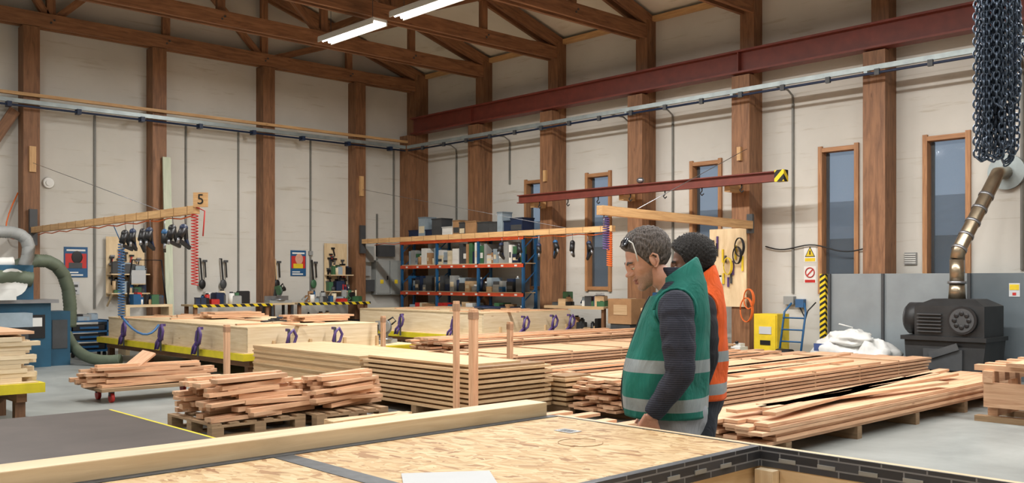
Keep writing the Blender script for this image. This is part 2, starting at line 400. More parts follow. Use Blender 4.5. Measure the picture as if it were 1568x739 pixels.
# ------------------------------------------------------------------ lights
def fixture(x, y, z, L=1.85):
    mb = MB('fluorescent_light'); mb.b2(x - .15, x + .15, y - L / 2, y + L / 2, z, z + .05, 'white')
    for s in (-1, 1): mb.b2(x + s * .15 - .01, x + s * .15 + .01, y - L / 2, y + L / 2, z - .06, z + .03, 'white')
    for dx in (-.07, .07): mb.cyl((x + dx, y - L / 2 + .05, z - .03), (x + dx, y + L / 2 - .05, z - .03), .025, 'tube', seg=8)
    for yy in (y - .7, y + .7): mb.cyl((x, yy, z + .05), (x, yy, roofz(x)), .006, 'dgrey', seg=5)
    mb.done()
for x, z in ((9.8, 6.16), (3.2, 6.2), (-3.4, 6.2)):
    for k in range(8):
        y = 14.8 - 2.35 * k
        fixture(x, y, z)
        if k % 2 == 0 or x > 9:
            l = bpy.data.lights.new('tube_light', 'AREA'); l.shape = 'RECTANGLE'; l.size = .4; l.size_y = 1.8; l.energy = 195 if x > 9 else 150; l.color = (1, .985, .96)
            o = bpy.data.objects.new('tube_lamp', l); o.location = (x, y, z - .1); bpy.context.scene.collection.objects.link(o)

# ------------------------------------------------------------------ stacks & tables
def stack(name, x0, x1, y0, y1, z0, z1, bw, bt, gap, mat, axis='x', jit=.1, bear=True, tv=(.88, 1.1)):
    mb = MB(name)
    L0, L1, W0, W1 = (x0, x1, y0, y1) if axis == 'x' else (y0, y1, x0, x1)
    def add(l0, l1, w0, w1, za, zb, t):
        if axis == 'x': mb.b2(l0, l1, w0, w1, za, zb, mat, t=t)
        else: mb.b2(w0, w1, l0, l1, za, zb, mat, t=t)
    z = z0
    while z + bt <= z1 + 1e-4:
        w = W0 + R(-.02, .02)
        while w + bw * .6 < W1:
            add(L0 + R(-jit, jit), L1 + R(-jit, jit), w, w + bw - .004, z, z + bt, R(*tv)); w += bw
        z += bt + gap
        if gap > .008:
            k = L0 + .25
            while k < L1:
                if axis == 'x': mb.b2(k, k + .03, W0, W1, z - gap, z, 'pallet')
                else: mb.b2(W0, W1, k, k + .03, z - gap, z, 'pallet')
                k += 1.1
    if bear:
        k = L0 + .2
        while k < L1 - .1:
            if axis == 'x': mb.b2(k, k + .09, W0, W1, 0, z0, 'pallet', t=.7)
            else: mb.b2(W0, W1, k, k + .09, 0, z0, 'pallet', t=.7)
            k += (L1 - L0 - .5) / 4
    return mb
mb = stack('larch_plank_stack', 6.9, 12.5, 4.15, 5.05, .12, .33, .14, .028, .004, 'larch', jit=.2)
for i in range(5): mb.bar((R(6.6, 7.5), R(4.2, 4.9), .365), (R(10.5, 12.4), R(4.2, 5.0), .365), .12, .028, 'larch')
mb.done()
mb = stack('larch_plank_stack', 7.6, 13.2, 5.5, 7.05, .09, .42, .145, .028, .014, 'larch', jit=.14)
for i in range(6): yy = R(5.6, 6.9); mb.bar((R(7.4, 8.2), yy, .425), (R(11.5, 13.0), yy + R(-.15, .15), .425), .12, .028, 'larch')
mb.done()
mb = stack('larch_plank_stack', 8.2, 13.6, 7.6, 8.55, .1, .34, .145, .028, .014, 'larch', jit=.25)
for i in range(5): yy = R(7.7, 8.5); mb.bar((R(8.0, 8.8), yy, .365), (R(12, 13.4), yy + R(-.15, .1), .365), .12, .028, 'larch')
mb.done()
stack('larch_plank_stack', 8.5, 13.9, 9.2, 10.5, .1, .48, .145, .028, .014, 'larch', jit=.2).done()
mb = stack('larch_plank_stack', 9.2, 13.9, 10.95, 12.2, .1, .55, .145, .03, .014, 'larch', jit=.2)
for i in range(4): yy = R(11, 12.1); mb.bar((9.0, yy, .575), (R(12, 13.9), yy + R(-.1, .1), .575), .12, .028, 'larch')
mb.done()
stack('larch_plank_pile', 5.1, 6.6, 5.3, 6.8, .06, .2, .13, .028, .006, 'larch', jit=.35).done()
stack('wood_fibre_board_stack', 6.35, 7.5, 9.4, 12.05, .1, .585, 1.15, .022, .001, 'board', axis='y', jit=.01, tv=(.96, 1.04)).done()
mb = MB('ridged_board_stack')
for yy in (7.4, 8.3, 9.2): mb.b2(6.35, 7.5, yy, yy + .09, 0, .1, 'pallet')
z = .1
for i in range(9):
    mb.b2(6.36 + R(-.015, .015), 7.5, 7.3 + R(-.02, .02), 9.35, z, z + .03, 'board', t=R(.95, 1.08))
    mb.b2(6.42, 7.44, 7.36, 9.33, z + .03, z + .055, 'board_edge', t=.6); z += .053
mb.b2(6.4, 7.2, 7.5, 9.3, z + .002, z + .025, 'board'); mb.done()
mb = MB('ridged_board_stack')
for xx in (7.6, 7.9): mb.b2(xx, xx + .08, 7.12, 7.5, 0, .1, 'pallet')
z = .1
for i in range(6):
    mb.b2(7.54, 8.05 + R(-.02, .02), 7.14 + R(-.02, .02), 7.5, z, z + .03, 'board'); mb.b2(7.58, 8.0, 7.18, 7.48, z + .03, z + .053, 'board_edge', t=.6); z += .053
mb.done()
def pallet(mb, x0, x1, y0, y1):
    n = 6
    for yy in (y0, (y0 + y1) / 2 - .05, y1 - .1):
        mb.b2(x0, x1, yy, yy + .1, 0, .022, 'pallet'); mb.b2(x0, x1, yy, yy + .1, .1, .12, 'pallet')
        for xx in (x0, (x0 + x1) / 2 - .06, x1 - .12): mb.b2(xx, xx + .12, yy, yy + .1, .022, .1, 'pallet', t=.8)
    for k in range(n): xx = x0 + (x1 - x0 - .1) * k / (n - 1); mb.b2(xx, xx + .1, y0, y1, .12, .14, 'pallet')
def jumble(mb, x0, x1, y0, y1, z0, z1, n, L, mat, a0=0, av=.3):
    for i in range(n):
        k = i / n; z = z0 + (z1 - z0) * k; f = 1 - .45 * k
        cx = (x0 + x1) / 2 + R(-.5, .5) * (x1 - x0) * f * .5; cy = (y0 + y1) / 2 + R(-.5, .5) * (y1 - y0) * f * .8
        mb.box((cx, cy, z + .025), (R(*L), R(.06, .12), R(.03, .05)), mat, rot=(R(-.02, .02), R(-.03, .03), a0 + R(-av, av)), t=R(.84, 1.18))
mb = MB('offcut_timber_pile'); pallet(mb, 3.95, 4.95, 8.3, 9.3)
jumble(mb, 4.0, 5.1, 8.2, 9.4, .14, .50, 85, (.6, 1.0), 'larch', .1, .2); mb.done()
mb = MB('offcut_timber_pile'); pallet(mb, 5.02, 5.9, 8.2, 9.1)
jumble(mb, 5.0, 6.0, 8.2, 9.1, .14, .46, 70, (.5, .9), 'larch', .15, .25); mb.done()
mb = MB('board_pile'); jumble(mb, 4.8, 5.7, 6.9, 8.0, .02, .16, 16, (.7, 1.0), 'board', .3, .3)
for i in range(3): mb.box((5.2, 7.5, .015 + .03 * i), (1.2, .6, .028), 'board', rot=(0, 0, .3 + .1 * i))
mb.done()
mb = MB('timber_dolly')
mb.b2(4.1, 5.5, 11.55, 12.2, .14, .18, 'pallet')
for xx in (4.25, 5.35):
    for yy in (11.65, 12.1): mb.cyl((xx - .02, yy, .06), (xx + .02, yy, .06), .06, 'red'); mb.b2(xx - .03, xx + .03, yy - .02, yy + .02, .08, .14, 'dgrey')
jumble(mb, 4.2, 5.4, 11.6, 12.2, .18, .4, 40, (.9, 1.5), 'larch', 0, .15); mb.box((4.7, 11.9, .48), (.35, .2, .03), 'larch', rot=(.2, -.5, .4)); mb.done()
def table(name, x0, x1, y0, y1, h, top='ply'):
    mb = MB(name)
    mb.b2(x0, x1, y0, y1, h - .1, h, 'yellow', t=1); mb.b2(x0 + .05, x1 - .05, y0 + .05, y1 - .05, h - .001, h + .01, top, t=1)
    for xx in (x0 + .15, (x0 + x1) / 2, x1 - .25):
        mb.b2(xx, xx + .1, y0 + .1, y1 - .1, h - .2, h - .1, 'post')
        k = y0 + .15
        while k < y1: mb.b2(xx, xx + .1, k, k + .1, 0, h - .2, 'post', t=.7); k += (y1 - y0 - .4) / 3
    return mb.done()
table('assembly_bench', 6.4, 9.65, 12.45, 18.3, .42)
table('assembly_bench', 11.6, 14.3, 13.1, 17.6, .42)
table('assembly_bench', -.5, 3.15, 10.5, 13.0, .42)
table('assembly_bench', -1.5, 2.9, 3.9, 7.95, .42, 'darkply')
def cassette(name, x0, x1, y0, y1, z0, z1):
    mb = MB(name)
    mb.b2(x0, x1, y0, y0 + .05, z0, z1 - .02, 'pine_pale'); mb.b2(x0, x1, y1 - .05, y1, z0, z1 - .02, 'pine_pale')
    mb.b2(x0, x0 + .05, y0 + .05, y1 - .05, z0, z1 - .02, 'pine_pale'); mb.b2(x1 - .05, x1, y0 + .05, y1 - .05, z0, z1 - .02, 'pine_pale')
    y = y0
    while y < y1 - .01: mb.b2(x0 - .01, x1 + .01, y, min(y + 1.2, y1) - .006, z1 - .02, z1, 'ply'); y += 1.2
    for i in range(14):
        xx = R(x0 + .1, x1 - .5); yy = R(y0 + .1, y1 - .5); mb.box((xx, yy, z1 + .011), (R(.6, 1.4) if i % 2 else .07, .07 if i % 2 else R(.6, 1.4), .022), 'larch')
    for xx in np.arange(x0 + .4, x1, .62): mb.b2(xx, xx + .045, y0 - .03, y0, z0, z0 + .16, 'board')
    for q in range(3):
        pts = [(x0 + 1 + .5 * q + .25 * math.cos(a * .9 + q), y0 + .9 + .4 * q + .2 * math.sin(a * 1.1) + .06 * a, z1 + .03) for a in range(9)]; mb.tube(pts, .012, random.choice(['black', 'bluedark']), 5)
    mb.done()
cassette('timber_cassette_panel', 6.55, 8.85, 12.6, 18.1, .43, .80)
cassette('timber_cassette_panel', 11.75, 14.15, 13.25, 17.4, .43, .87)
stack('short_board_stack', 7.4, 8.3, 15.5, 16.1, .825, .93, .14, .03, .003, 'larch', bear=False).done()
stack('short_board_stack', 7.8, 8.75, 13.25, 13.9, .825, .93, .14, .03, .003, 'larch', bear=False).done()
mb = stack('timber_stack', .5, 3.05, 10.65, 12.2, .43, .92, .12, .045, .002, 'pine_pale', bear=False); mb.b2(.3, 3.1, 10.7, 12.1, .925, .955, 'larch'); mb.done()
mb = MB('notched_timber_trestle')
for yy in (2.5, 3.1, 3.65):
    mb.b2(10.35, 12.0, yy, yy + .1, .42, .54, 'larch'); mb.b2(10.5, 12.0, yy, yy + .1, .06, .16, 'larch')
    for xx in (10.45, 11.1, 11.8): mb.b2(xx, xx + .1, yy, yy + .1, .16, .42, 'larch')
for xx in (10.4, 10.7, 11.0, 11.35, 11.7): mb.b2(xx, xx + .12, 2.4, 3.85, .54, .6, 'larch')
for xx in (10.4, 11.0, 11.7): mb.b2(xx, xx + .12, 2.4, 3.85, 0, .06, 'pallet')
mb.b2(10.38, 10.44, 2.5, 3.75, .16, .42, 'larch'); mb.b2(10.3, 12, 2.5, 3.5, .6, .64, 'larch'); mb.done()
def stake(x, y, z, w=.05):
    mb = MB('timber_stake'); mb.b2(x - w / 2, x + w / 2, y - w / 2, y + w / 2, 0, z, 'larch'); mb.b2(x - .11, x + .11, y - .08, y + .08, 0, .03, 'larch'); mb.b2(x - w / 2 - .004, x + w / 2 + .004, y - w / 2 - .004, y + w / 2 + .004, z - .1, z - .03, 'larch', t=.6); mb.done()
stake(6.2, 7.15, 1.2, .07); stake(6.2, 7.42, 1.28, .05)
stake(8.35, 8.9, .95, .06); stake(8.75, 12.3, .92, .06); stake(6.05, 12.25, .87, .07)

def clamp(x, y, z, r=.0):
    mb = MB('purple_clamp'); mb.X = Matrix.Translation((x, y, z)) @ Matrix.Rotation(r, 4, 'Z') @ Matrix.Scale(1.35, 4)
    mb.bar((0, 0, -.15), (0, 0, .18), .012, .03, 'dgrey')
    mb.bar((0, 0, .17), (0, .06, .17), .02, .03, 'purple'); mb.bar((0, 0, 0), (0, .03, .0), .02, .03, 'purple')
    mb.tube([(0, 0, -.02), (.06, -.01, .02), (.09, -.01, .1), (.05, -.01, .17), (0, -.01, .13), (-.03, -.01, .03), (0, 0, -.02)], .018, 'purple', 6)
    mb.tube([(-.03, -.01, .0), (-.1, -.01, -.05), (-.13, -.01, -.13), (-.07, -.01, -.12), (-.02, -.01, -.03)], .018, 'purple', 6)
    mb.done()
for x, y in ((7.1, 12.38), (7.9, 12.38)): clamp(x, y, .52, 0)
for x, y in ((6.34, 13.8), (6.34, 15.2), (6.34, 16.8)): clamp(x, y, .52, -1.57)
for x, y in ((12.6, 13.02), (13.4, 13.02), (13.9, 13.02)): clamp(x, y, .55, 0)
for x, y in ((11.53, 13.9), (11.53, 15.6)): clamp(x, y, .55, -1.57)
def mitre(x, y, z, r=0, c='green'):
    mb = MB('mitre_saw'); mb.X = Matrix.Translation((x, y, z)) @ Matrix.Rotation(r, 4, 'Z')
    mb.b2(-.28, .28, -.12, .14, 0, .06, 'grey'); mb.cyl((0, -.02, .06), (0, -.02, .09), .15, 'metal', seg=24); mb.b2(-.3, .3, .07, .1, .06, .16, 'metal')
    mb.bar((0, .16, .08), (0, .1, .34), .06, .06, 'dgrey'); mb.bar((0, .12, .34), (0, -.1, .36), .07, .07, c)
    mb.cyl((-.006, -.05, .27), (.006, -.05, .27), .13, 'metal', seg=28); mb.cyl((-.03, -.05, .29), (.03, -.05, .29), .11, c, seg=20)
    mb.cyl((.03, -.02, .3), (.16, -.02, .32), .05, 'black'); mb.tube([(0, -.1, .38), (0, -.2, .44), (0, -.26, .38), (0, -.18, .32)], .015, 'black', 6)
    mb.done()
mitre(9.2, 12.95, .43, .4, 'grey'); mitre(10.75, 19.22, .97, 0, 'green')

# ------------------------------------------------------------------ foreground panel
PZ = .85
root = empty('floor_cassette_panel', (2, 2.4, 0))
def fin(mb, bev=0):
    o = mb.done(bevel=bev); o.parent = root; o.matrix_parent_inverse = Matrix.Translation((-2, -2.4, 0)); return o
mb = MB('osb_deck'); mb.b2(1.77, 3.2, 2.0, 3.1, PZ - .018, PZ, 'osb', t=1); mb.b2(.3, 1.71, 2.0, 3.1, PZ - .018, PZ, 'osb', t=1); fin(mb)
mb = MB('tape_seams'); mb.b2(1.70, 1.78, 2.0, 3.12, PZ, PZ + .002, 'tapeflat', t=1); mb.b2(.3, 3.2, 3.075, 3.125, PZ, PZ + .003, 'tapeflat', t=1)
mb.b2(.3, 3.205, 1.985, 2.0, PZ - .075, PZ + .002, 'tape', t=1); mb.b2(.3, 3.2, 2.0, 2.02, PZ, PZ + .002, 'tapeflat', t=1)
mb.b2(3.2, 3.206, -.6, 2.0, PZ - .075, PZ + .0, 'tape', t=1); mb.b2(3.2, 3.21, -.6, 3.12, PZ, PZ + .002, 'tapeflat', t=1)
for k in range(16):
    mb.b2(3.196, 3.2, 1.9 - .16 * k - .07, 1.9 - .16 * k, PZ - .05, PZ - .035, 'grey')
    mb.b2(3.0 - .16 * k - .07, 3.0 - .16 * k, 1.981, 1.985, PZ - .05, PZ - .035, 'grey')
fin(mb)
mb = MB('frame_rails')
mb.b2(3.206, 3.25, -.6, 3.12, PZ - .3, PZ, 'pine', t=1); mb.b2(.3, 3.2, 2.0, 2.045, PZ - .3, PZ - .02, 'pine', t=1); mb.b2(.3, 3.2, 3.06, 3.11, PZ - .3, PZ - .02, 'pine', t=1)
mb.b2(.3, .35, -.6, 3.1, PZ - .3, PZ - .02, 'pine'); mb.b2(.3, 3.2, -.6, -.55, PZ - .3, PZ - .02, 'pine')
mb.b2(3.155, 3.2, 1.9, 1.98, PZ - .3, PZ - .08, 'pine_pale', t=1.02); mb.b2(3.15, 3.2, 1.1, 1.15, PZ - .3, PZ - .08, 'pine'); mb.b2(.35, 3.2, .5, .55, PZ - .3, PZ - .12, 'pine')
mb.b2(.3, 3.2, -.6, 2.0, PZ - .32, PZ - .3, 'osb', t=1); fin(mb, .002)
mb = MB('timber_beam'); mb.b2(-1.6, 3.18, 3.13, 3.27, PZ - .02, PZ + .065, 'pine', t=1.02); fin(mb, .004)
mb = MB('support_frame')
for xx in (-1.2, .5, 2.9): mb.b2(xx, xx + .1, -.5, 3.24, .43, .53, 'pine')
for xx in (-1.2, .5, 2.9):
    for yy in (-.4, 1.4, 3.1): mb.b2(xx, xx + .1, yy, yy + .1, 0, .43, 'pine')
mb.b2(-1.6, .3, 3.13, 3.26, .53, PZ - .02, 'pine', t=.9)
fin(mb)
mb = MB('paper_sheet'); mb.box((1.93, 2.35, PZ + .003), (.297, .21, .002), 'paper', rot=(0, 0, -.6), t=1.0); fin(mb)
mb = MB('osb_label'); mb.box((2.92, 2.75, PZ + .002), (.07, .1, .001), 'paper', t=1)
for i in range(4): mb.box((2.90 + .012 * i, 2.75, PZ + .003), (.004, .07, .001), 'black')
fin(mb)
mb = MB('pencil_mark'); mb.tube([(2.75 + .09 * math.cos(a / 20 * 6.28), 2.52 + .09 * math.sin(a / 20 * 6.28), PZ + .001) for a in range(19)], .0015, 'board_edge', 4); fin(mb)

# ------------------------------------------------------------------ booms
def nailgun(mb, x, y, z, a, c='blue'):
    X0 = mb.X; mb.X = Matrix.Translation((x, y, z)) @ Matrix.Rotation(a, 4, 'Z') @ Matrix.Rotation(R(-.2, .2), 4, 'Y')
    mb.cyl((0, 0, .0), (0, 0, .17), .006, 'metal', seg=5)
    mb.bar((0, 0, 0), (.02, 0, -.18), .04, .05, 'black'); mb.cyl((-.03, 0, -.02), (-.12, 0, -.16), .05, 'black', seg=10)
    mb.ell((-.03, 0, -.02), (.07, .05, .055), c, 10, 6); mb.bar((-.12, 0, -.2), (.1, 0, -.3), .04, .05, 'black'); mb.bar((.02, 0, -.18), (.06, 0, -.27), .04, .04, c)
    mb.cyl((-.12, 0, -.16), (-.15, 0, -.24), .02, 'metal', seg=8); mb.X = X0
def boom(x, y0, y1, z, tools, name='tool_boom'):
    mb = MB(name)
    mb.b2(x - .05, x + .05, y1, y0, z - .06, z + .05, 'boomwood', t=1)
    mb.b2(x - .07, x + .07, y0 - .04, y0 + .04, z - .3, z + .4, 'dgrey')
    k = y0 - .3
    while k > y1: mb.b2(x - .055, x + .055, k - .006, k + .006, z - .065, z + .055, 'boomwood', t=.6); k -= .45
    mb.tube([(x, y0, z + 1.3), (x, y1 + 1.2, z + .05)], .005, 'metal', 5)
    mb.tube([(x, y1 + .1 + i * .4, z - .08 - .03 * (i % 2)) for i in range(int((y0 - y1) / .4))], .01, 'orange', 5)
    for i, (ty, c) in enumerate(tools): nailgun(mb, x + R(-.03, .03), ty, z - .2 - R(0, .06), R(.3, 1.2), c)
    return mb
mb = boom(5.65, 19.58, 12.35, 2.47, [(14.95, 'black'), (14.6, 'bluedark'), (14.25, 'black'), (13.85, 'bluedark'), (13.4, 'blue'), (13.1, 'black'), (12.75, 'bluedark')])
mb.helix((5.65, 12.4, 2.42), .045, 1.0, 24, .008, 'red')
mb.box((5.68, 12.28, 2.6), (.2, .02, .2), 'boomwood', rot=(0, 0, -.75), t=1.05)
mb.tube([(5.65, 12.35, 2.5), (5.75, 12.3, 2.45), (5.7, 12.25, 2.1)], .01, 'red', 5)
o = mb.done()
tx = text('number_plate', '5', (5.67, 12.265, 2.6), (rad(90), 0, -.75), .2, 'black')
tx.parent = o; tx.matrix_parent_inverse = Matrix.Translation(-o.location)
mb = boom(13.3, 19.58, 11.35, 2.46, [(14.4, 'bluedark'), (13.9, 'black'), (13.3, 'bluedark'), (12.9, 'blue'), (12.4, 'black'), (12.0, 'bluedark')])
mb.helix((13.3, 11.45, 2.4), .05, .65, 16, .01, 'orange'); mb.done()
mb = MB('tool_boom'); mb.bar((10.7, 9.41, 2.56), (14.85, 9.41, 2.5), .12, .14, 'boomwood', t=1); mb.b2(14.84, 14.9, 9.36, 9.48, 2.35, 2.7, 'dgrey')
mb.tube([(14.88, 9.5, 3.9), (11.6, 9.41, 2.62)], .006, 'metal', 5); mb.cyl((10.8, 9.41, 2.5), (10.8, 9.41, 2.3), .008, 'metal'); mb.helix((10.85, 9.41, 2.46), .05, .5, 14, .009, 'purple'); mb.done()
mb = MB('lifting_beam'); X = 14.4
mb.b2(X - .07, X + .07, 8.5, 15.05, 3.2, 3.22, 'beamred'); mb.b2(X - .07, X + .07, 8.5, 15.05, 3.36, 3.38, 'beamred'); mb.b2(X - .012, X + .012, 8.5, 15.05, 3.22, 3.36, 'beamred')
mb.b2(X - .075, X + .075, 8.42, 8.6, 3.19, 3.39, 'hazard')
for y in (9.65, 12.15, 14.7): mb.b2(X + .07, 14.84, y - .06, y + .06, 3.1, 3.38, 'boomwood')
for k in range(7):
    y = 9.3 + .85 * k; mb.tube([(X, y, 3.2), (X, y, 3.14), (X, y + .04, 3.1), (X, y, 3.06), (X, y - .04, 3.09)], .012, 'black', 6)
mb.ell((X, 11.6, 3.45), (.06, .09, .06), 'metal', 8, 6); mb.done()

# ------------------------------------------------------------------ chain hoist
mb = MB('chain_hoist'); cx, cy = 6.38, 2.22
def link(mb, p, d, tw, L=.052, W=.034, r=.0068):
    d = Vector(d).normalized(); u = Vector((0, 0, 1)) if abs(d.z) < .8 else Vector((.73, -.68, 0)); u = (u - d * u.dot(d)).normalized(); w = d.cross(u)
    a = u * math.cos(tw) + w * math.sin(tw); n = d.cross(a); P = Vector(p); rs = []; N = 10
    for k in range(N):
        th = 2 * math.pi * k / N; c_, s_ = math.cos(th), math.sin(th)
        cen = P + d * (L / 2 * c_ * (1.0)) + a * (W / 2 * math.copysign(abs(s_) ** .7, s_)); rd = (d * c_ + a * s_).normalized()
        rs.append([cen + rd * (r * math.cos(q)) + n * (r * math.sin(q)) for q in (0, 1.57, 3.14, 4.71)])
    I = [[mb.v(q) for q in rr] for rr in rs]
    for k in range(N):
        k2 = (k + 1) % N
        for j in range(4): j2 = (j + 1) % 4; mb.f([I[k][j], I[k][j2], I[k2][j2], I[k2][j]], 'chain', None, 1.0, True)
def chain(mb, pts, step=.04):
    pts = [Vector(p) for p in pts]; acc = 0; k = 0
    for a, b in zip(pts[:-1], pts[1:]):
        L = (b - a).length; d = (b - a) / L; s = acc
        while s < L: link(mb, a + d * s, d, (k % 2) * 1.5708 + .5); k += 1; s += step
        acc = s - L
ztop = 3.75
for i in range(17):
    a = i * 2.4; rr = .11 * math.sqrt((i + .5) / 17); w = R(.02, .045)
    px, py = cx + math.cos(a) * rr, cy + math.sin(a) * rr; zb = 2.24 + R(0, .12) + (.3 * rr / .11 if i % 3 == 0 else 0)
    dx, dy = .728 * w, -.686 * w
    tx_, ty_ = cx + (px - cx) * .5, cy + (py - cy) * .5
    pts = [(tx_ - dx * .5, ty_ - dy * .5, ztop), (px - dx, py - dy, ztop - .5), (px - dx, py - dy, zb + .06)]
    pts += [(px + dx * math.sin(t), py + dy * math.sin(t), zb + .06 - .07 * math.cos(t)) for t in (-1.2, -.6, 0, .6, 1.2)]
    pts += [(px + dx, py + dy, zb + .06), (px + dx, py + dy, ztop - .5), (tx_ + dx * .5, ty_ + dy * .5, ztop)]
    chain(mb, pts)
pts = [(cx + .05, cy - .05, 3.75), (cx + .09, cy - .09, 3.2)] + [(cx + .1 + .14 * k / 5 * .728, cy - .1 - .14 * k / 5 * .686, 3.1 - .55 * (k / 5)) for k in range(6)] + [(cx + .42, cy - .36, 2.45), (cx + .6, cy - .55, 2.75)]
chain(mb, pts)
mb.b2(cx - .12, cx + .12, cy - .12, cy + .12, 3.75, 4.05, 'red'); mb.cyl((cx - .2, cy, 3.9), (cx + .2, cy, 3.9), .1, 'dgrey'); mb.cyl((cx, cy, 4.05), (cx, cy, 5.42), .02, 'dgrey')
mb.done()
mb = MB('crane_bridge_beam'); mb.b2(XL + .1, 15.0, cy - .1, cy + .1, 5.73, 5.77, 'beamred')
mb.b2(XL + .1, 14.7, cy - .012, cy + .012, 5.45, 5.73, 'beamred'); mb.b2(XL + .1, 14.7, cy - .1, cy + .1, 5.42, 5.46, 'beamred'); mb.done()

# ------------------------------------------------------------------ right wall stuff
mb = MB('metal_wall_screen')
for a, b_, m_ in ((6.95, 7.86, 'greypanel_light'), (5.6, 6.93, 'greypanel_light'), (4.2, 5.58, 'greypanel'), (2.8, 4.18, 'greypanel')): mb.b2(14.84, 14.875, a, b_, 0, 1.6, m_, t=1); mb.b2(14.8, 14.84, b_ - .04, b_, 0, 1.6, 'dgrey')
mb.done()
mb = MB('hazard_stripe_post'); mb.b2(14.78, 14.86, 7.9, 8.0, 0, 1.6, 'hazard2'); mb.b2(14.74, 14.9, 7.88, 8.02, 0, .02, 'dgrey'); mb.done()
mb = MB('workshop_heater'); x0, x1, y0, y1 = 13.75, 14.55, 4.95, 6.1
def tap(mb, x0, x1, y0, y1, z0, x2, x3, y2, y3, z1, m):
    a = [(x0, y0, z0), (x1, y0, z0), (x1, y1, z0), (x0, y1, z0)]; b = [(x2, y2, z1), (x3, y2, z1), (x3, y3, z1), (x2, y3, z1)]
    mb.loft([a, b], m, False)
tap(mb, x0, x1, y0 + .05, y1 - .05, .08, x0 + .04, x1, y0, y1, .62, 'cast')
mb.b2(x0 - .03, x1 + .02, y0 - .03, y1 + .03, .62, .68, 'cast'); mb.b2(x0 + .04, x1 - .02, y0 + .02, y1 - .15, .68, 1.12, 'cast')
tap(mb, x0 + .04, x1 - .02, y0 + .02, y1 - .15, 1.12, x0 + .2, x1 - .15, y0 + .2, y1 - .35, 1.22, 'cast')
mb.cyl((x0 + .4, y1 - .15, .92), (x0 + .4, y1 + .06, .92), .24, 'cast', seg=24); mb.cyl((x0 + .4, y1 + .06, .92), (x0 + .4, y1 + .1, .92), .2, 'dgrey', seg=24)
fc = (x0 + .03, y0 + .3, .92); mb.cyl((x0 + .06, fc[1], fc[2]), (x0 - .03, fc[1], fc[2]), .2, 'black', seg=28)
mb.cyl((x0 - .03, fc[1], fc[2]), (x0 - .035, fc[1], fc[2]), .17, 'dgrey', seg=28)
for k in range(8):
    a = k * math.pi / 4; mb.ell((x0 - .04, fc[1] + .1 * math.cos(a), fc[2] + .1 * math.sin(a)), (.01, .035, .035), 'black', 10, 5)
for k in range(6): mb.b2(x0 - .005, x0 + .005 + .03, y0 + .6, y1 - .2, .74 + .05 * k, .755 + .05 * k, 'dgrey')
mb.b2(x0 - .02, x0 + .02, y0 + .3, y1 - .3, .2, .5, 'dgrey'); mb.bar((x0 - .04, y0 + .35, .55), (x0 - .04, y1 - .4, .4), .02, .1, 'dgrey')
for yy in (y0 + .1, y1 - .2):
    for xx in (x0 + .05, x1 - .15): mb.b2(xx, xx + .1, yy, yy + .1, 0, .08, 'cast')
mb.done()
mb = MB('flue_duct'); dc = (14.2, 5.5)
mb.cyl((dc[0], dc[1], 1.22), (dc[0], dc[1], 1.45), .12, 'brass', r2=.105); mb.cyl((dc[0], dc[1], 1.45), (dc[0], dc[1], 1.8), .1, 'brass')
mb.cyl((dc[0], dc[1], 1.44), (dc[0], dc[1], 1.48), .13, 'metal'); mb.tube([(dc[0], dc[1], 1.8), (dc[0] + .03, dc[1] - .02, 1.95), (14.9, 5.25, 2.95), (15.0, 5.22, 3.1), (15.36, 5.2, 3.15)], .1, 'brass', 18)
for k in range(5):
    f_ = k / 5; P0 = Vector((14.23, 5.48, 1.95)).lerp(Vector((14.9, 5.25, 2.95)), f_); Dd = Vector((.67, -.23, 1)).normalized() * .02; mb.cyl(P0 - Dd, P0 + Dd, .112, 'metal')
mb.cyl((15.3, 5.2, 3.15), (15.355, 5.2, 3.15), .27, 'galv', seg=28); mb.done()
mb = MB('wall_vent'); mb.b2(15.37, 15.4, 6.6, 6.8, 1.75, 1.95, 'grey')
for k in range(5): mb.b2(15.355, 15.37, 6.61, 6.79, 1.77 + .035 * k, 1.785 + .035 * k, 'white')
mb.done()
def blob(mb, c, r, m, seed, amp=.18):
    rnd = random.Random(seed); ph = [rnd.uniform(0, 6.28) for _ in range(8)]; rs = []
    for i in range(19):
        a = math.pi * (i + .05) / 18.1; ring_ = []
        for k in range(36):
            b = 2 * math.pi * k / 36; w = 1 + amp * (.5 * math.sin(3 * b + ph[0] + 2 * a) + .35 * math.sin(5 * b + ph[1] - 3 * a) + .3 * math.sin(8 * a + ph[2] + 2 * b) + .2 * math.sin(11 * b + 7 * a + ph[3]))
            z = -math.cos(a); z = max(z, -.75); ring_.append((c[0] + r[0] * w * math.sin(a) * math.cos(b), c[1] + r[1] * w * math.sin(a) * math.sin(b), c[2] + r[2] * z * (w if z > 0 else 1)))
        rs.append(ring_)
    mb.loft(rs, m)
mb = MB('white_bulk_bags')
blob(mb, (14.2, 7.3, .27), (.4, .5, .35), 'bag', 1); blob(mb, (14.15, 6.75, .23), (.35, .4, .3), 'bag', 2, .22); blob(mb, (14.15, 7.1, .55), (.3, .35, .14), 'bag', 5, .25)
for zz in (.3, .42): mb.tube([(14.2 + .3, 7.3, zz + .2), (14.2 + .36, 7.3, zz + .3), (14.3, 7.4, zz + .36)], .012, 'bag', 5)
mb.box((13.83, 7.4, .42), (.01, .35, .12), 'bagprint', rot=(0, -.1, .15)); mb.done()
mb = MB('hand_truck'); x, y = 14.3, 8.25
for dy in (-.2, .2): mb.tube([(x - .1, y + dy, .12), (x + .1, y + dy, .95), (x + .2, y + dy * .6, 1.1)], .018, 'blue', 6)
for k in range(4): z = .25 + .2 * k; mb.tube([(x - .08 + .2 * (z - .15), y - .2, z), (x - .08 + .2 * (z - .15), y + .2, z)], .014, 'blue', 6)
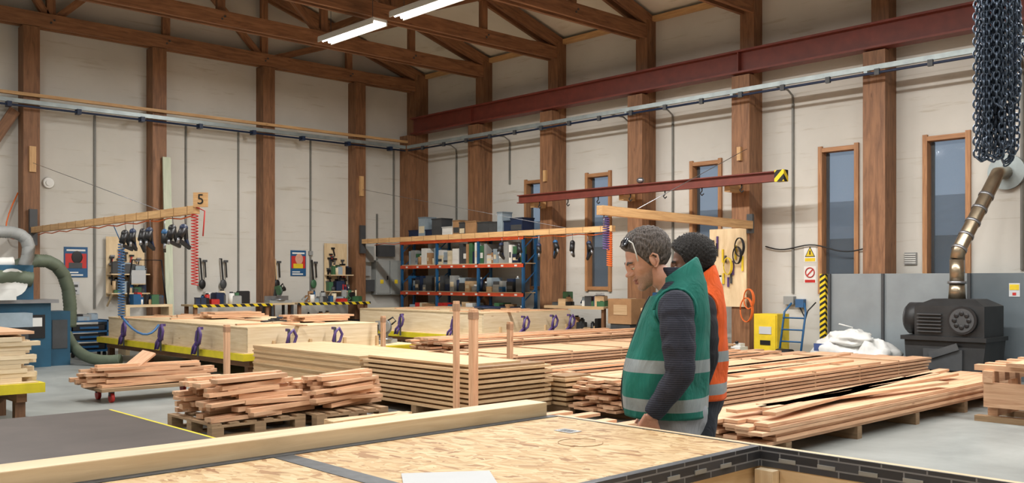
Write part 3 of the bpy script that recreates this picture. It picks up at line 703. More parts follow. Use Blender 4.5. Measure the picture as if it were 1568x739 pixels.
mb.b2(x - .35, x - .1, y - .2, y + .2, .02, .04, 'blue')
for dy in (-.24, .24): mb.cyl((x - .02, y + dy - .03, .12), (x - .02, y + dy + .03, .12), .12, 'rubber', seg=20)
mb.cyl((x - .22, y - .12, .2), (x - .22, y + .14, .2), .14, 'black', seg=18); mb.b2(x - .3, x - .14, y - .1, y + .1, .04, .12, 'black'); mb.done()
mb = MB('yellow_safety_cabinet'); ya, yb = 8.62, 9.08; mb.b2(14.45, 14.85, ya, yb, .08, .9, 'warnyellow', t=1); mb.b2(14.43, 14.45, ya + .02, yb - .02, .12, .88, 'warnyellow', t=.95)
mb.b2(14.42, 14.43, ya + .1, yb - .12, .55, .68, 'paper'); mb.b2(14.42, 14.43, ya + .12, yb - .14, .36, .44, 'black')
for yy in (ya + .03, yb - .09):
    for xx in (14.47, 14.76): mb.b2(xx, xx + .06, yy, yy + .06, 0, .08, 'dgrey')
mb.done()
def sign_tri(x, y, z, s):
    mb = MB('warning_sign'); mb.b2(x - .006, x, y - s * .6, y + s * .6, z - s * .9, z + s * .6, 'white', t=1)
    a = [mb.v((x - .008, y + s * .5, z - s * .45)), mb.v((x - .008, y - s * .5, z - s * .45)), mb.v((x - .008, y, z + s * .5))]; mb.f(a, 'black')
    a = [mb.v((x - .010, y + s * .4, z - s * .38)), mb.v((x - .010, y - s * .4, z - s * .38)), mb.v((x - .010, y, z + s * .36))]; mb.f(a, 'warnyellow')
    mb.b2(x - .012, x - .01, y - .012, y + .012, z - s * .25, z + s * .12, 'black'); mb.b2(x - .008, x - .006, y - s * .5, y + s * .5, z - s * .85, z - s * .55, 'warnyellow'); mb.done()
sign_tri(15.4, 8.52, 2.0, .2)
mb = MB('prohibition_sign'); x, y, z = 15.4, 8.52, 1.6; mb.b2(x - .006, x, y - .12, y + .12, z - .16, z + .14, 'white', t=1)
mb.tube([(x - .012, y + .085 * math.cos(k * .3142), z + .03 + .085 * math.sin(k * .3142)) for k in range(21)], .010, 'red', 6); mb.bar((x - .012, y - .06, z + .09), (x - .012, y + .06, z - .03), .01, .02, 'red'); mb.b2(x - .01, x - .006, y - .1, y + .1, z - .15, z - .1, 'red'); mb.done()
mb = MB('notice_sign'); mb.b2(14.83, 14.838, 4.85, 5.0, 1.25, 1.45, 'paper', t=1); mb.b2(14.825, 14.83, 4.86, 4.99, 1.35, 1.43, 'warnyellow'); mb.b2(14.825, 14.83, 4.9, 4.95, 1.27, 1.31, 'red'); mb.done()
mb = MB('wall_socket'); mb.b2(15.3, 15.4, 8.8, 9.0, 1.05, 1.2, 'grey'); mb.b2(15.3, 15.4, 8.6, 8.76, 1.0, 1.15, 'bluehose'); mb.tube([(15.32, 8.68, 1.0), (15.2, 8.5, .8), (15.1, 8.4, .95), (15.2, 8.3, 1.1)], .012, 'black', 5); mb.done()

def clutter(mb, x0, x1, y0, y1, z, n, hmax, cols):
    for i in range(n):
        w, d, h = R(.06, .25), R(.06, .22), R(.05, hmax); cx_ = R(x0 + w / 2, max(x0 + w / 2 + .01, x1 - w / 2)); cy_ = R(y0 + d / 2, max(y0 + d / 2 + .01, y1 - d / 2)); m_ = random.choice(cols)
        k = random.random()
        if k < .6: mb.box((cx_, cy_, z + h / 2), (w, d, h), m_, rot=(0, 0, R(-.3, .3))); mb.box((cx_, cy_, z + h + .006), (w * .9, d * .9, .012), m_, rot=(0, 0, R(-.1, .1)), t=.7)
        elif k < .85: mb.cyl((cx_, cy_, z), (cx_, cy_, z + h), w * .3, m_, seg=12); mb.cyl((cx_, cy_, z + h), (cx_, cy_, z + h + .03), w * .18, 'black', seg=10)
        else: mb.tube([(cx_, cy_, z + .02), (cx_ + .08, cy_, z + .08), (cx_ + .05, cy_ + .08, z + .14), (cx_ - .05, cy_ + .04, z + .06)], .018, m_, 6)
ALL = ['black', 'dgrey', 'cardboard', 'grey', 'white', 'blue', 'bluedark', 'red', 'green', 'plastic', 'dgrey', 'cream', 'board', 'black']
def toolboard(name, x0, x1, z0, z1, y, shelf=True, n=30):
    mb = MB(name); mb.b2(x0, x1, y, y + .02, z0, z1, 'ply')
    for i in range(n):
        xx = R(x0 + .06, x1 - .06); zz = R(z0 + .3, z1 - .12); m_ = random.choice(['black', 'dgrey', 'metal', 'red', 'board', 'dgrey', 'black'])
        L = R(.1, .26); mb.bar((xx, y - .03, zz), (xx + R(-.05, .05), y - .03, zz - L), .03, .025, m_); mb.box((xx, y - .03, zz), (.09, .04, .04), random.choice(['black', 'metal', 'dgrey']))
    if shelf:
        for zz in (z0 + .05, z0 + .45): mb.b2(x0, x1, y - .3, y, zz, zz + .025, 'ply'); clutter(mb, x0, x1, y - .28, y - .02, zz + .025, 15, .26, ALL)
        for xx in (x0 + .02, x1 - .05): mb.bar((xx, y - .28, z0 + .05), (xx, y, z0 - .2), .03, .03, 'ply')
    mb.done()
toolboard('tool_board', 7.15, 7.95, 1.15, 2.4, 19.9); toolboard('tool_board', 12.4, 13.05, 1.15, 2.4, 19.9)
mb = MB('paper_notice'); mb.b2(7.55, 7.85, 19.58, 19.585, 1.42, 1.7, 'paper'); mb.b2(7.55, 7.85, 19.585, 19.6, 1.4, 1.42, 'ply'); mb.done()
def poster(x, w, h, z, bg, m2):
    mb = MB('safety_poster'); y = 19.985
    mb.b2(x - w / 2, x + w / 2, y, 20, z - h / 2, z + h / 2, bg, t=1); mb.b2(x - w * .45, x + w * .45, y - .003, y, z - h * .2, z + h * .28, m2, t=1)
    mb.ell((x + .02, y - .004, z + .1), (.11, .004, .13), 'black' if x < 8 else 'skin', 14, 8); mb.b2(x - .14, x + .12, y - .008, y - .003, z - h * .2, z - h * .02, 'dgrey' if x < 8 else 'warnyellow')
    mb.b2(x - w * .4, x + w * .3, y - .003, y, z - h * .45, z - h * .4, 'white'); mb.b2(x - w * .4, x + w * .4, y - .003, y, z + h * .36, z + h * .42, 'white'); mb.b2(x - w * .4, x + w * .1, y - .003, y, z - h * .36, z - h * .32, 'white'); mb.done()
poster(6.58, .46, .62, 1.86, 'blue', 'red'); poster(11.72, .42, .62, 1.9, 'blue', 'red')
mb = MB('paper_notice'); mb.b2(6.45, 6.65, 19.99, 20, 1.2, 1.46, 'paper'); mb.b2(6.5, 6.62, 19.985, 19.99, 1.35, 1.4, 'dgrey'); mb.b2(6.5, 6.6, 19.985, 19.99, 1.26, 1.29, 'dgrey'); mb.done()
mb = MB('smoke_detector'); mb.cyl((6.05, 20, 3.44), (6.05, 19.94, 3.44), .12, 'white', r2=.1, seg=20); mb.cyl((6.05, 19.94, 3.44), (6.05, 19.92, 3.44), .06, 'white', seg=16); mb.done()
mb = MB('green_batten'); mb.bar((8.26, 19.3, .02), (8.3, 19.6, 4.12), .17, .04, 'greenboard', up=(0, 1, 0)); mb.done()
for x in (11.05, 9.2, 12.05, 9.7):
    mb = MB('hanging_tool'); mb.cyl((x, 20, 1.98), (x, 19.9, 1.98), .012, 'metal', seg=6); mb.bar((x, 19.91, 1.98), (x + .04, 19.91, 1.5), .03, .03, random.choice(['board', 'black'])); mb.ell((x + .05, 19.91, 1.4), (.08, .03, .11), random.choice(['dgrey', 'green', 'black']), 12, 8); mb.bar((x + .12, 19.93, 1.9), (x + .14, 19.93, 1.55), .025, .025, 'black'); mb.box((x + .12, 19.93, 1.92), (.1, .03, .05), 'dgrey'); mb.done()
def bench(name, x0, x1, y0, y1, h, front='hazard', n=12, ax='x'):
    mb = MB(name); mb.b2(x0, x1, y0, y1, h - .04, h, 'ply')
    if ax == 'x': mb.b2(x0, x1, y0 - .015, y0, h - .06, h + .0, front)
    else: mb.b2(x0 - .015, x0, y0, y1, h - .06, h, front)
    for xx in ((x0 + .05, x1 - .12)):
        for yy in (y0 + .05, y1 - .12): mb.b2(xx, xx + .07, yy, yy + .07, 0, h - .04, 'post')
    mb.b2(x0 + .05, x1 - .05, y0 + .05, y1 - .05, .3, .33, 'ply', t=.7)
    clutter(mb, x0 + .1, x1 - .1, y0 + .1, y1 - .05, h, n, .3, ALL); clutter(mb, x0 + .1, x1 - .1, y0 + .1, y1 - .05, .33, n, .4, ['dgrey', 'black', 'cardboard', 'board']); mb.done()
bench('workbench', 8.6, 10.45, 18.95, 19.55, .97, n=24); bench('workbench', 11.1, 13.1, 18.95, 19.55, .97, n=24)
mb = MB('saw_stand'); mb.b2(10.46, 11.05, 19.0, 19.5, .93, .97, 'ply')
for xx in (10.48, 10.98):
    for yy in (19.02, 19.42): mb.b2(xx, xx + .05, yy, yy + .05, 0, .93, 'dgrey')
mb.done()
bench('workbench', 14.35, 14.85, 12.5, 14.2, .95, 'board', 20, 'y')
bench('workbench', 14.3, 14.85, 10.2, 11.5, .95, 'board', 16, 'y')
mb = MB('cardboard_box'); mb.b2(14.3, 14.75, 11.75, 12.35, .62, 1.12, 'cardboard'); mb.b2(14.29, 14.3, 11.85, 12.2, .8, 1.0, 'board'); mb.b2(14.29, 14.76, 12.0, 12.05, 1.12, 1.125, 'cream')
mb.b2(14.32, 14.7, 11.8, 12.3, 0, .62, 'dgrey'); mb.done()
mb = MB('tool_board'); mb.b2(14.86, 14.895, 9.5, 10.3, 1.0, 2.45, 'ply')
for i in range(16): yy = R(9.55, 10.25); zz = R(1.5, 2.35); mb.bar((14.84, yy, zz), (14.84, yy, zz - R(.1, .3)), .03, .03, random.choice(['black', 'dgrey', 'dgrey', 'purple', 'warnyellow']))
for m_, yy, zz, r_ in (('black', 9.6, 2.1, .13), ('black', 9.65, 1.95, .12), ('warnyellow', 9.85, 1.75, .12), ('orange', 9.45, .95, .17), ('orange', 9.4, 1.15, .14)):
    for k in range(3): mb.tube([(14.8 - .015 * k, yy + (r_ - .01 * k) * .8 * math.cos(a * .35), zz + r_ * 1.3 * math.sin(a * .35)) for a in range(19)], .010, m_, 5)
mb.b2(14.82, 14.86, 10.0, 10.2, 1.3, 1.55, 'white'); mb.done()
mb = MB('white_jerrycan'); mb.b2(14.35, 14.6, 9.3, 9.5, 0, .3, 'white'); mb.b2(14.4, 14.55, 9.33, 9.47, .3, .36, 'white'); mb.cyl((14.4, 9.4, .36), (14.4, 9.4, .4), .03, 'black'); mb.done()
mb = MB('electrical_cabinet')
for a, b_ in ((13.85, 14.28), (14.3, 14.74)):
    mb.b2(a, b_, 19.78, 20, 1.12, 2.0, 'greybox', t=1); mb.b2(a + .03, b_ - .03, 19.765, 19.78, 1.15, 1.97, 'greybox', t=1.06); mb.b2(b_ - .1, b_ - .07, 19.75, 19.765, 1.5, 1.6, 'black')
    mb.b2(a + .12, a + .22, 19.76, 19.765, 1.4, 1.5, 'warnyellow')
mb.b2(13.5, 13.8, 19.8, 20, 1.95, 2.35, 'greybox'); mb.b2(13.5, 13.82, 19.8, 20, 1.2, 1.5, 'dgrey'); mb.b2(14.0, 14.5, 19.85, 20, 2.1, 2.4, 'dgrey')
mb.b2(13.55, 13.75, 19.85, 20, 1.6, 1.85, 'grey')
for x in (13.6, 14.0): mb.b2(x, x + .03, 19.95, 20, 2.0, 3.2, 'conduit')
mb.done()
# shelving
sh = MB('storage_shelving'); sx0, sx1, sy0, sy1 = 14.42, 14.86, 14.93, 19.5
lv = [.55, 1.2, 1.86, 2.48]
for y in (sy0, 16.45, 18.0, sy1 - .06):
    for x in (sx0, sx1 - .05): sh.b2(x, x + .05, y, y + .06, 0, 2.6, 'blue')
    for k in range(6): sh.bar((sx0 + .03, y + .03, .2 + .4 * k), (sx1 - .03, y + .03, .5 + .4 * k), .02, .02, 'blue')
for z in lv:
    sh.b2(sx0 - .01, sx0 + .03, sy0, sy1, z - .08, z, 'redorange', t=1); sh.b2(sx0, sx1, sy0 + .01, sy1 - .01, z, z + .02, 'ply', t=.8)
for z in lv[1:3]:
    y = sy0 + .2
    while y < sy1 - .3: sh.b2(sx0 - .014, sx0 - .01, y, y + .08, z - .06, z - .02, 'white'); y += .45
sho = sh.done()
mb = MB('stored_boxes')
for z, hmin, hm, cols in ((.57, .15, .4, ALL), (1.22, .1, .4, ['bluedark', 'blue', 'dgrey', 'grey', 'plastic', 'board', 'black', 'dgrey']), (1.88, .14, .5, ['white', 'bluedark', 'grey', 'cardboard', 'black', 'cream', 'green', 'dgrey', 'plastic', 'white']), (2.5, .25, .6, ['cardboard', 'plastic', 'dgrey', 'bluedark', 'plastic', 'white'])):
    y = sy0 + .08
    while y < sy1 - .3:
        w = R(.06, .24) if z < 2.3 else R(.15, .42); h = R(hmin, hm); m_ = random.choice(cols); d = R(.25, .38); x_ = sx0 + R(.01, .06)
        if random.random() < .22 and h < .35:
            mb.cyl((x_ + .1, y + w / 2, z), (x_ + .1, y + w / 2, z + h), w * .45, m_, seg=12); mb.cyl((x_ + .1, y + w / 2, z + h), (x_ + .1, y + w / 2, z + h + .04), w * .2, 'white', seg=8)
        else:
            mb.b2(x_, x_ + d, y, y + w, z, z + h, m_); mb.b2(x_ - .004, x_, y + .02, y + w - .02, z + h * .3, z + h * .6, random.choice(['white', 'cream', 'dgrey', m_, m_]))
            if h < .28 and z < 2.3: h2 = R(.04, .5 - h); mb.b2(x_ + .01, x_ + d - .02, y + .01, y + w - .01, z + h, z + h + h2 * .6, random.choice(cols))
            elif z > 2.3: mb.b2(x_ - .01, x_ + d + .01, y - .01, y + w + .01, z + h - .03, z + h, m_, t=.7)
        y += w + R(.003, .02)
mo = mb.done(); mo.parent = sho; mo.matrix_parent_inverse = Matrix.Translation(-sho.location)
# ------------------------------------------------------------------ left machines
mb = MB('blue_bandsaw'); x0, x1, y0, y1 = 4.3, 5.25, 17.2, 17.9
mb.b2(x0, x1, y0, y1, 0, 1.1, 'machineblue', t=1); mb.b2(x0 - .05, x1 + .1, y0 - .1, y1, 1.1, 1.16, 'metal'); mb.b2(x0, x0 + .7, y0 + .1, y1 - .1, 1.16, 1.75, 'machineblue')
mb.cyl((x0 + .35, y0 + .1, 1.45), (x0 + .35, y0 + .02, 1.45), .24, 'white', seg=20); mb.b2(x1 - .4, x1 - .1, y0 - .02, y0, .5, .9, 'black'); mb.b2(x1 - .35, x1 - .15, y0 - .03, y0 - .02, .7, .85, 'white')
mb.cyl((x1, y0 + .3, .7), (x1 + .1, y0 + .3, .7), .12, 'red'); mb.b2(x0 + .1, x0 + .5, y0 - .02, y0, .2, .6, 'white'); mb.b2(x0, x0 + .35, y0 - .2, y0 - .05, 1.16, 1.35, 'white')
mb.b2(x1, x1 + .35, y0 + .1, y1 - .05, 0, .95, 'machineblue', t=.8); mb.b2(x1 + .05, x1 + .3, y0 + .09, y0 + .1, .3, .8, 'dgrey')
mb.b2(x0, x0 + .5, y0 - .55, y0 - .12, .72, .95, 'plastic', t=1); mb.b2(x0 + .05, x0 + .45, y0 - .5, y0 - .15, 0, .72, 'dgrey')
def ribbed(pts, r, m):
    P = [Vector(p) for p in pts]; out = []
    for i in range(len(P) - 1):
        for k in range(10): out.append(P[i].lerp(P[i + 1], k / 10))
    mb.tube(out, [r * (1 + .08 * (i % 2)) for i in range(len(out))], m, 12)
def arc(p0, p1, p2, n=8):
    p0, p1, p2 = map(Vector, (p0, p1, p2)); return [p0 * (1 - t) ** 2 + p1 * 2 * t * (1 - t) + p2 * t * t for t in [i / n for i in range(n + 1)]]
ribbed(arc((4.0, 17.6, 2.2), (5.3, 17.6, 2.6), (4.9, 17.5, 1.7)), .1, 'grey'); ribbed(arc((4.6, 17.7, 1.6), (5.9, 17.9, 2.4), (5.85, 18.1, .6)), .11, 'hosegreen')
ribbed(arc((5.8, 18.1, .5), (5.6, 16.9, .0), (6.15, 16.4, .12)), .09, 'hosegreen'); ribbed([(4.0, 17.3, 1.5), (4.7, 17.3, 1.55), (5.0, 17.3, 1.5)], .12, 'hosegreen'); ribbed([(4.0, 17.45, 1.75), (4.8, 17.45, 1.8)], .09, 'white')
mb.done()
mb = MB('blue_tool_chest'); x0, x1, y0, y1 = 6.05, 6.8, 18.75, 19.25
mb.b2(x0, x1, y0, y1, .1, .14, 'blue'); mb.b2(x0, x0 + .04, y0, y1, .1, .72, 'blue'); mb.b2(x1 - .04, x1, y0, y1, .1, .72, 'blue')
for z in (.3, .48, .68): mb.b2(x0, x1, y0, y1, z, z + .03, 'blue')
for z in (.15, .34, .52): mb.b2(x0 + .08, x1 - .08, y0 + .03, y1 - .05, z, z + .1, 'black'); mb.b2(x0 + .2, x1 - .2, y0 + .01, y0 + .03, z + .03, z + .07, 'blue')
clutter(mb, x0 + .05, x1 - .05, y0 + .05, y1 - .05, .71, 6, .12, ['black', 'grey', 'red', 'plastic'])
for xx in (x0 + .08, x1 - .08): mb.cyl((xx, y0 + .1, .05), (xx + .04, y0 + .1, .05), .05, 'rubber'); mb.cyl((xx, y1 - .1, .05), (xx + .04, y1 - .1, .05), .05, 'rubber')
mb.done()
mb = MB('diagonal_brace'); mb.bar((4.0, 19.85, 2.4), (5.4, 19.85, 4.8), .08, .2, 'post'); mb.done()
mb = MB('orange_cable'); mb.tube(arc((5.47, 19.9, 3.2), (5.0, 19.8, 2.2), (5.47, 19.8, 2.3)), .014, 'orange', 5); mb.done()
mb = MB('coiled_air_hose'); mb.helix((5.85, 15.6, 1.5 + .6), .05, 1.2, 26, .009, 'bluehose')
mb.tube(arc((5.85, 15.6, .9), (6.0, 15.0, .4), (6.35, 15.3, .75)), .02, 'bluehose', 6); mb.tube([(5.85, 15.6, 2.1), (5.72, 15.6, 2.4)], .009, 'bluehose', 5); mb.done()
mb = MB('folding_tool_frame'); mb.tube([(7.2, 18.9, 1.0), (7.3, 18.9, 1.9), (7.9, 18.9, 1.9), (8.0, 18.9, 1.0)], .02, 'black', 6); mb.b2(7.1, 8.05, 18.7, 19.1, .95, 1.0, 'ply'); mb.b2(7.1, 7.18, 18.7, 19.1, 0, .95, 'ply'); mb.b2(7.97, 8.05, 18.7, 19.1, 0, .95, 'ply'); clutter(mb, 7.15, 8, 18.75, 19.05, 1.0, 12, .28, ALL); mb.done()

# ------------------------------------------------------------------ people
def sdE(P, c, r):
    q = P - np.array(c); r = np.array(r); k0 = np.linalg.norm(q / r, axis=1); k1 = np.linalg.norm(q / (r * r), axis=1) + 1e-9
    return k0 * (k0 - 1) / k1
def smin(a, b, k):
    h = np.clip(.5 + .5 * (b - a) / k, 0, 1); return b * (1 - h) + a * h - k * h * (1 - h)
def headsdf(P):
    d = sdE(P, (-.012, 0, .03), (.102, .077, .088))
    for c, r, k in [((.032, 0, -.03), (.056, .058, .07), .03), ((.026, 0, -.075), (.058, .05, .042), .02), ((.072, 0, -.104), (.022, .026, .02), .018), ((.078, 0, .02), (.016, .048, .012), .014),
                    ((.097, 0, -.004), (.012, .009, .028), .010), ((.110, 0, -.03), (.014, .011, .011), .010), ((.1, .011, -.036), (.01, .008, .008), .005), ((.1, -.011, -.036), (.01, .008, .008), .005),
                    ((.09, 0, -.062), (.012, .022, .006), .006), ((.087, 0, -.077), (.012, .02, .007), .006), ((.055, .043, -.02), (.024, .018, .02), .015), ((.055, -.043, -.02), (.024, .018, .02), .015)]:
        d = smin(d, sdE(P, c, r), k)
    for s in (1, -1):
        e = sdE(P, (.106, s * .034, -.003), (.02, .018, .012)); d = -smin(-d, e, .01)
    m_ = sdE(P, (.105, 0, -.0695), (.014, .023, .0022)); d = -smin(-d, m_, .003)
    return d
NT, NP = 140, 110
th = np.linspace(0, 2 * np.pi, NT, endpoint=False); ph = np.linspace(.03, np.pi - .03, NP)
D = np.array([[(math.sin(p_) * math.cos(t), math.sin(p_) * math.sin(t), math.cos(p_)) for t in th] for p_ in ph]).reshape(-1, 3)
rr_ = np.full(len(D), .2)
for _ in range(90): rr_ -= headsdf(D * rr_[:, None]) * .7
HP = D * rr_[:, None]
def head(parent, name, pos, turn, pitch, skinm, hairmat, curly=False, glasses=False, scale=1.0):
    Mx = Matrix.Translation(pos) @ Matrix.Rotation(turn, 4, 'Z') @ Matrix.Rotation(pitch, 4, 'Y') @ Matrix.Scale(scale, 4)
    mb = MB('head'); mb.X = Mx
    I = [[mb.v(HP[i * NT + k]) for k in range(NT)] for i in range(NP)]
    def val(i, k):
        x, y, z = HP[i * NT + k]
        v_ = 1 - .55 * min(1, max(0, (-.042 - z + .25 * max(0, .05 - x)) / .02)) * (1 if x > -.01 else max(0, 1 + (x + .01) / .02))
        if x > .084 and abs(y) < .02 and z > -.09: v_ = max(v_, .75)
        return v_
    for i in range(NP - 1):
        for k in range(NT):
            k2 = (k + 1) % NT; x, y, z = HP[i * NT + k]
            lip = (x > .088 and abs(y) < .021 and -.083 < z < -.059); mb.f([I[i][k], I[i + 1][k], I[i + 1][k2], I[i][k2]], 'lip' if lip else skinm, None, val(i, k) if not lip else 1, True)
    mb.f([I[0][k] for k in range(NT)], skinm); mb.f([I[-1][k] for k in range(NT)][::-1], skinm)
    for s in (1, -1):
        mb.ell((.080, s * .033, -.004), (.0125, .0125, .0115), 'eye', 14, 10); mb.ell((.0888, s * .034, -.009), (.0035, .0055, .0045), 'black', 10, 6)
        mb.ell((.0818, s * .033, -.0005), (.0135, .0145, .010), skinm, 14, 8)
        mb.tube([(.098, s * .014, .015), (.096, s * .032, .022), (.08, s * .052, .016)], [.0045, .0055, .003], hairmat, 6)
        mb.ell((-.008, s * .078, -.012), (.02, .008, .032), skinm, 14, 8, rot=(0, .2, s * .35))
        mb.tube([(.002, s * .081, -.036), (-.008, s * .087, -.042), (-.024, s * .09, -.02), (-.028, s * .091, .006), (-.014, s * .088, .02), (.002, s * .082, .012)], .0048, skinm, 6)
    mb.done(parent, True)
    hb = MB('hair'); hb.X = Mx; xs, zs = [-.11, -.07, -.035, -.012, .012, .03, .048, .072, .09, .11], [-.075, -.065, -.045, -.035, -.03, .005, .045, .07, .082, .09]
    Q = []
    for j in range(len(HP)):
        x, y, z = HP[j]; h = z - np.interp(x, xs, zs); d = D[j]; mk_ = min(1, max(0, (h + .004) / .012))
        if curly: th_ = .018 + .024 * max(0, z / .1) + .005 * math.sin(x * 330) * math.sin(y * 300) * math.sin(z * 310) + .003 * math.sin(x * 620 + 1) * math.sin(z * 700)
        else: th_ = .007 + .02 * max(0, z / .1) + .006 * max(0, x / .1) * max(0, z / .1) + .0022 * math.sin(y * 420 + x * 60 + 4 * math.sin(x * 60)) + .0015 * math.sin(z * 300 + x * 250)
        Q.append(HP[j] + d * (-.006 + (th_ + .006) * mk_))
    J = [[hb.v(Q[i * NT + k]) for k in range(NT)] for i in range(NP)]
    for i in range(NP - 1):
        for k in range(NT): k2 = (k + 1) % NT; hb.f([J[i][k], J[i + 1][k], J[i + 1][k2], J[i][k2]], hairmat, None, 1, True)
    hb.f([J[0][k] for k in range(NT)], hairmat); hb.done(parent, True)
    if glasses:
        g = MB('sunglasses'); g.X = Mx @ Matrix.Translation((.072, 0, .118)) @ Matrix.Rotation(-.85, 4, 'Y')
        for s in (1, -1):
            N_ = 18; o = [(-.010 * (abs(math.cos(a)) if s * math.cos(a) > 0 else 0) - .002, s * .036 + .031 * math.copysign(abs(math.cos(a)) ** .8, math.cos(a)), .021 * math.copysign(abs(math.sin(a)) ** .8, math.sin(a))) for a in [2 * math.pi * k / N_ for k in range(N_)]]
            ids = [g.v(q) for q in o]; c0 = g.v((.003, s * .036, 0))
            for k in range(N_): g.f([ids[k], ids[(k + 1) % N_], c0], 'lens', None, 1, True)
            g.tube(o + [o[0]], .0026, 'black', 6)
            g.tube([(-.012, s * .067, .008), (-.03, s * .083, .003), (-.06, s * .09, -.03), (-.085, s * .088, -.06)], .003, 'white', 6)
        g.tube([(0, .008, .006), (.003, 0, .009), (0, -.008, .006)], .003, 'black', 6); g.done(parent, True)
def remesh(v):
    def f(ob):
        m = ob.modifiers.new('r', 'REMESH'); m.mode = 'VOXEL'; m.voxel_size = v; m.use_smooth_shade = True
        s = ob.modifiers.new('s', 'SMOOTH'); s.iterations = 3; s.factor = .5
    return f
def ring(cx, cy, z, a, b, n=48, e=.9, wob=0, lean=0):
    out = []
    for k in range(n):
        t = 2 * math.pi * k / n; c_, s_ = math.cos(t), math.sin(t); w = 1 + wob * (math.sin(5 * t + 11 * z) * .5 + math.sin(9 * t - 17 * z) * .35 + math.sin(3 * t + 23 * z) * .4)
        out.append((cx + a * w * math.copysign(abs(c_) ** e, c_), cy + b * w * math.copysign(abs(s_) ** e, s_), z + lean * c_))
    return out
def hand(mb, wrist, d, n, side, sk):
    W = Vector(wrist); d = Vector(d).normalized(); n = Vector(n); n = (n - d * n.dot(d)).normalized(); s = d.cross(n) * side
    for i, (o, L) in enumerate(((.030, .070), (.010, .078), (-.010, .073), (-.028, .058))):
        K = W + d * .085 + s * o; mb.tube([W + s * o * .6, W + d * .04 + s * o * .9, K], [.018, .016, .0125], sk, 10)
        a = .35; P = K; pts = [W + d * .07 + s * o, K]; dr = d.copy()
        for f_ in (.45, .32, .26): dr = (dr * math.cos(a) + n * math.sin(a)).normalized(); P = P + dr * (L * f_); pts.append(P.copy()); a = .4
        mb.tube(pts, [.0105, .0098, .0088, .0078, .0062], sk, 10)
    B = W + d * .02 + s * .03; mb.tube([W + d * .01 + s * .015, B, B + (d * .7 + s * .7) * .035, B + (d * .9 + s * .45 + n * .2) * .065, B + (d + s * .2 + n * .4) * .085], [.014, .014, .0115, .0098, .0075], sk, 10)
def person(name, loc, ang, vest, top, trous, armL, armR, headpos, hturn, hpitch, sk, hr, curly, glasses, sc_=1.0, belly=0):
    root = empty(name, loc); root.rotation_euler = (0, 0, ang); root.scale = (sc_,) * 3
    hx, hy, hz = headpos; sb = sk + '_body'
    b = MB('body')
    b.loft([ring(0, 0, z, a, w, 24) for z, a, w in ((.82, .08, .12), (.9, .11, .155), (1.05, .1, .14), (1.2, .11, .155), (1.35, .11, .17), (1.43, .09, .15), (1.48, .06, .07))], sb)
    b.tube([(-.03, 0, 1.4), (-.02 + hx * .2, 0, 1.5), (hx * .7 - .02, 0, hz - .09), (hx - .01, hy, hz - .02)], [.075, .064, .06, .055], sb, 20)
    for s, arm in ((1, armL), (-1, armR)):
        b.tube([(0, s * .12, 1.4)] + arm, [.06, .05, .045, .038, .028], sb, 14)
        b.tube([(0, s * .09, .9), (.01, s * .1, .7), (.02, s * .11, .5), (-.01, s * .12, .3), (-.02, s * .12, .08)], [.085, .08, .052, .05, .034], sb, 14)
        b.tube([(-.06, s * .12, .05), (.06, s * .13, .045), (.15, s * .14, .035)], [.035, .036, .028], sb, 12)
    b.done(root, True, mods=remesh(.014))
    j = MB('pullover')
    j.loft([ring(c, 0, z, a, w, 32) for z, c, a, w in ((.92, .03, .165, .2), (1.1, .02, .155, .195), (1.25, .01, .14, .195), (1.38, -.005, .125, .195), (1.45, -.02, .1, .16), (1.5, -.02, .075, .09), (1.54, -.012 + hx * .12, .07, .072), (1.56, -.005 + hx * .15, .064, .066))], top)
    for s, arm in ((1, armL), (-1, armR)):
        A = [Vector(q) for q in arm]; pts = [Vector((-.005, s * .12, 1.385))]; rs = [.075]
        key = [.084, .080, .066, .046]
        for i in range(3):
            for k in range(5):
                f_ = k / 5; pts.append(A[i].lerp(A[i + 1], f_)); rs.append((key[i] * (1 - f_) + key[i + 1] * f_) * (1 + .045 * math.sin(i * 5 + k * 2.3)))
        pts.append(A[3]); rs.append(.044)
        j.tube(pts, rs, top, 20)
    j.done(root, True, mods=remesh(.010))
    h = MB('hands')
    for s, arm in ((1, armL), (-1, armR)):
        d = (Vector(arm[3]) - Vector(arm[2])).normalized(); d = (d + Vector((0, 0, -.5))).normalized(); h.tube([Vector(arm[3]) - d * .05, Vector(arm[3]) + d * .02], [.027, .024], sb, 12); hand(h, Vector(arm[3]) + d * .01, d, (.2, -s, 0), s, sb)
    h.done(root, True, mods=remesh(.0035))
    v = MB('hi_vis_vest')
    prof = [(.85, .04, .20, .235), (.885, .043, .204, .238), (.945, .046, .208, .24), (1.0, .045, .208, .238), (1.065, .04, .205, .236), (1.125, .032, .197, .232), (1.2, .022, .186, .226), (1.27, .013, .175, .222), (1.33, .004, .165, .218), (1.38, -.003, .152, .210), (1.42, -.01, .138, .195), (1.455, -.016, .122, .168), (1.485, -.02, .105, .13), (1.51, -.02, .092, .102), (1.55, -.012, .086, .088), (1.556, -.012, .076, .078), (1.5, -.018, .074, .08)]
    fine = []
    for i in range(len(prof) - 1):
        n_ = 3 if prof[i + 1][0] > prof[i][0] + .02 and prof[i][0] < 1.4 else 1
        for k in range(n_):
            f_ = k / n_; fine.append((i, tuple(prof[i][q] * (1 - f_) + prof[i + 1][q] * f_ for q in range(4))))
    fine.append((len(prof) - 2, prof[-1]))
    rs = [ring(.04, 0, .87, .185, .22, 96, .92, wob=.03)] + [ring(c * (1 + belly), 0, z, a, w, 96, .92, wob=(.032 if z < 1.3 else .014 if z < 1.45 else .006), lean=(-.055 if z > 1.49 else -.03 if z > 1.45 else 0)) for _, (z, c, a, w) in fine]
    v.loft(rs, vest, True, False, mfun=lambda i: 'reflect' if (i > 0 and fine[i - 1][0] in (1, 4)) else vest)
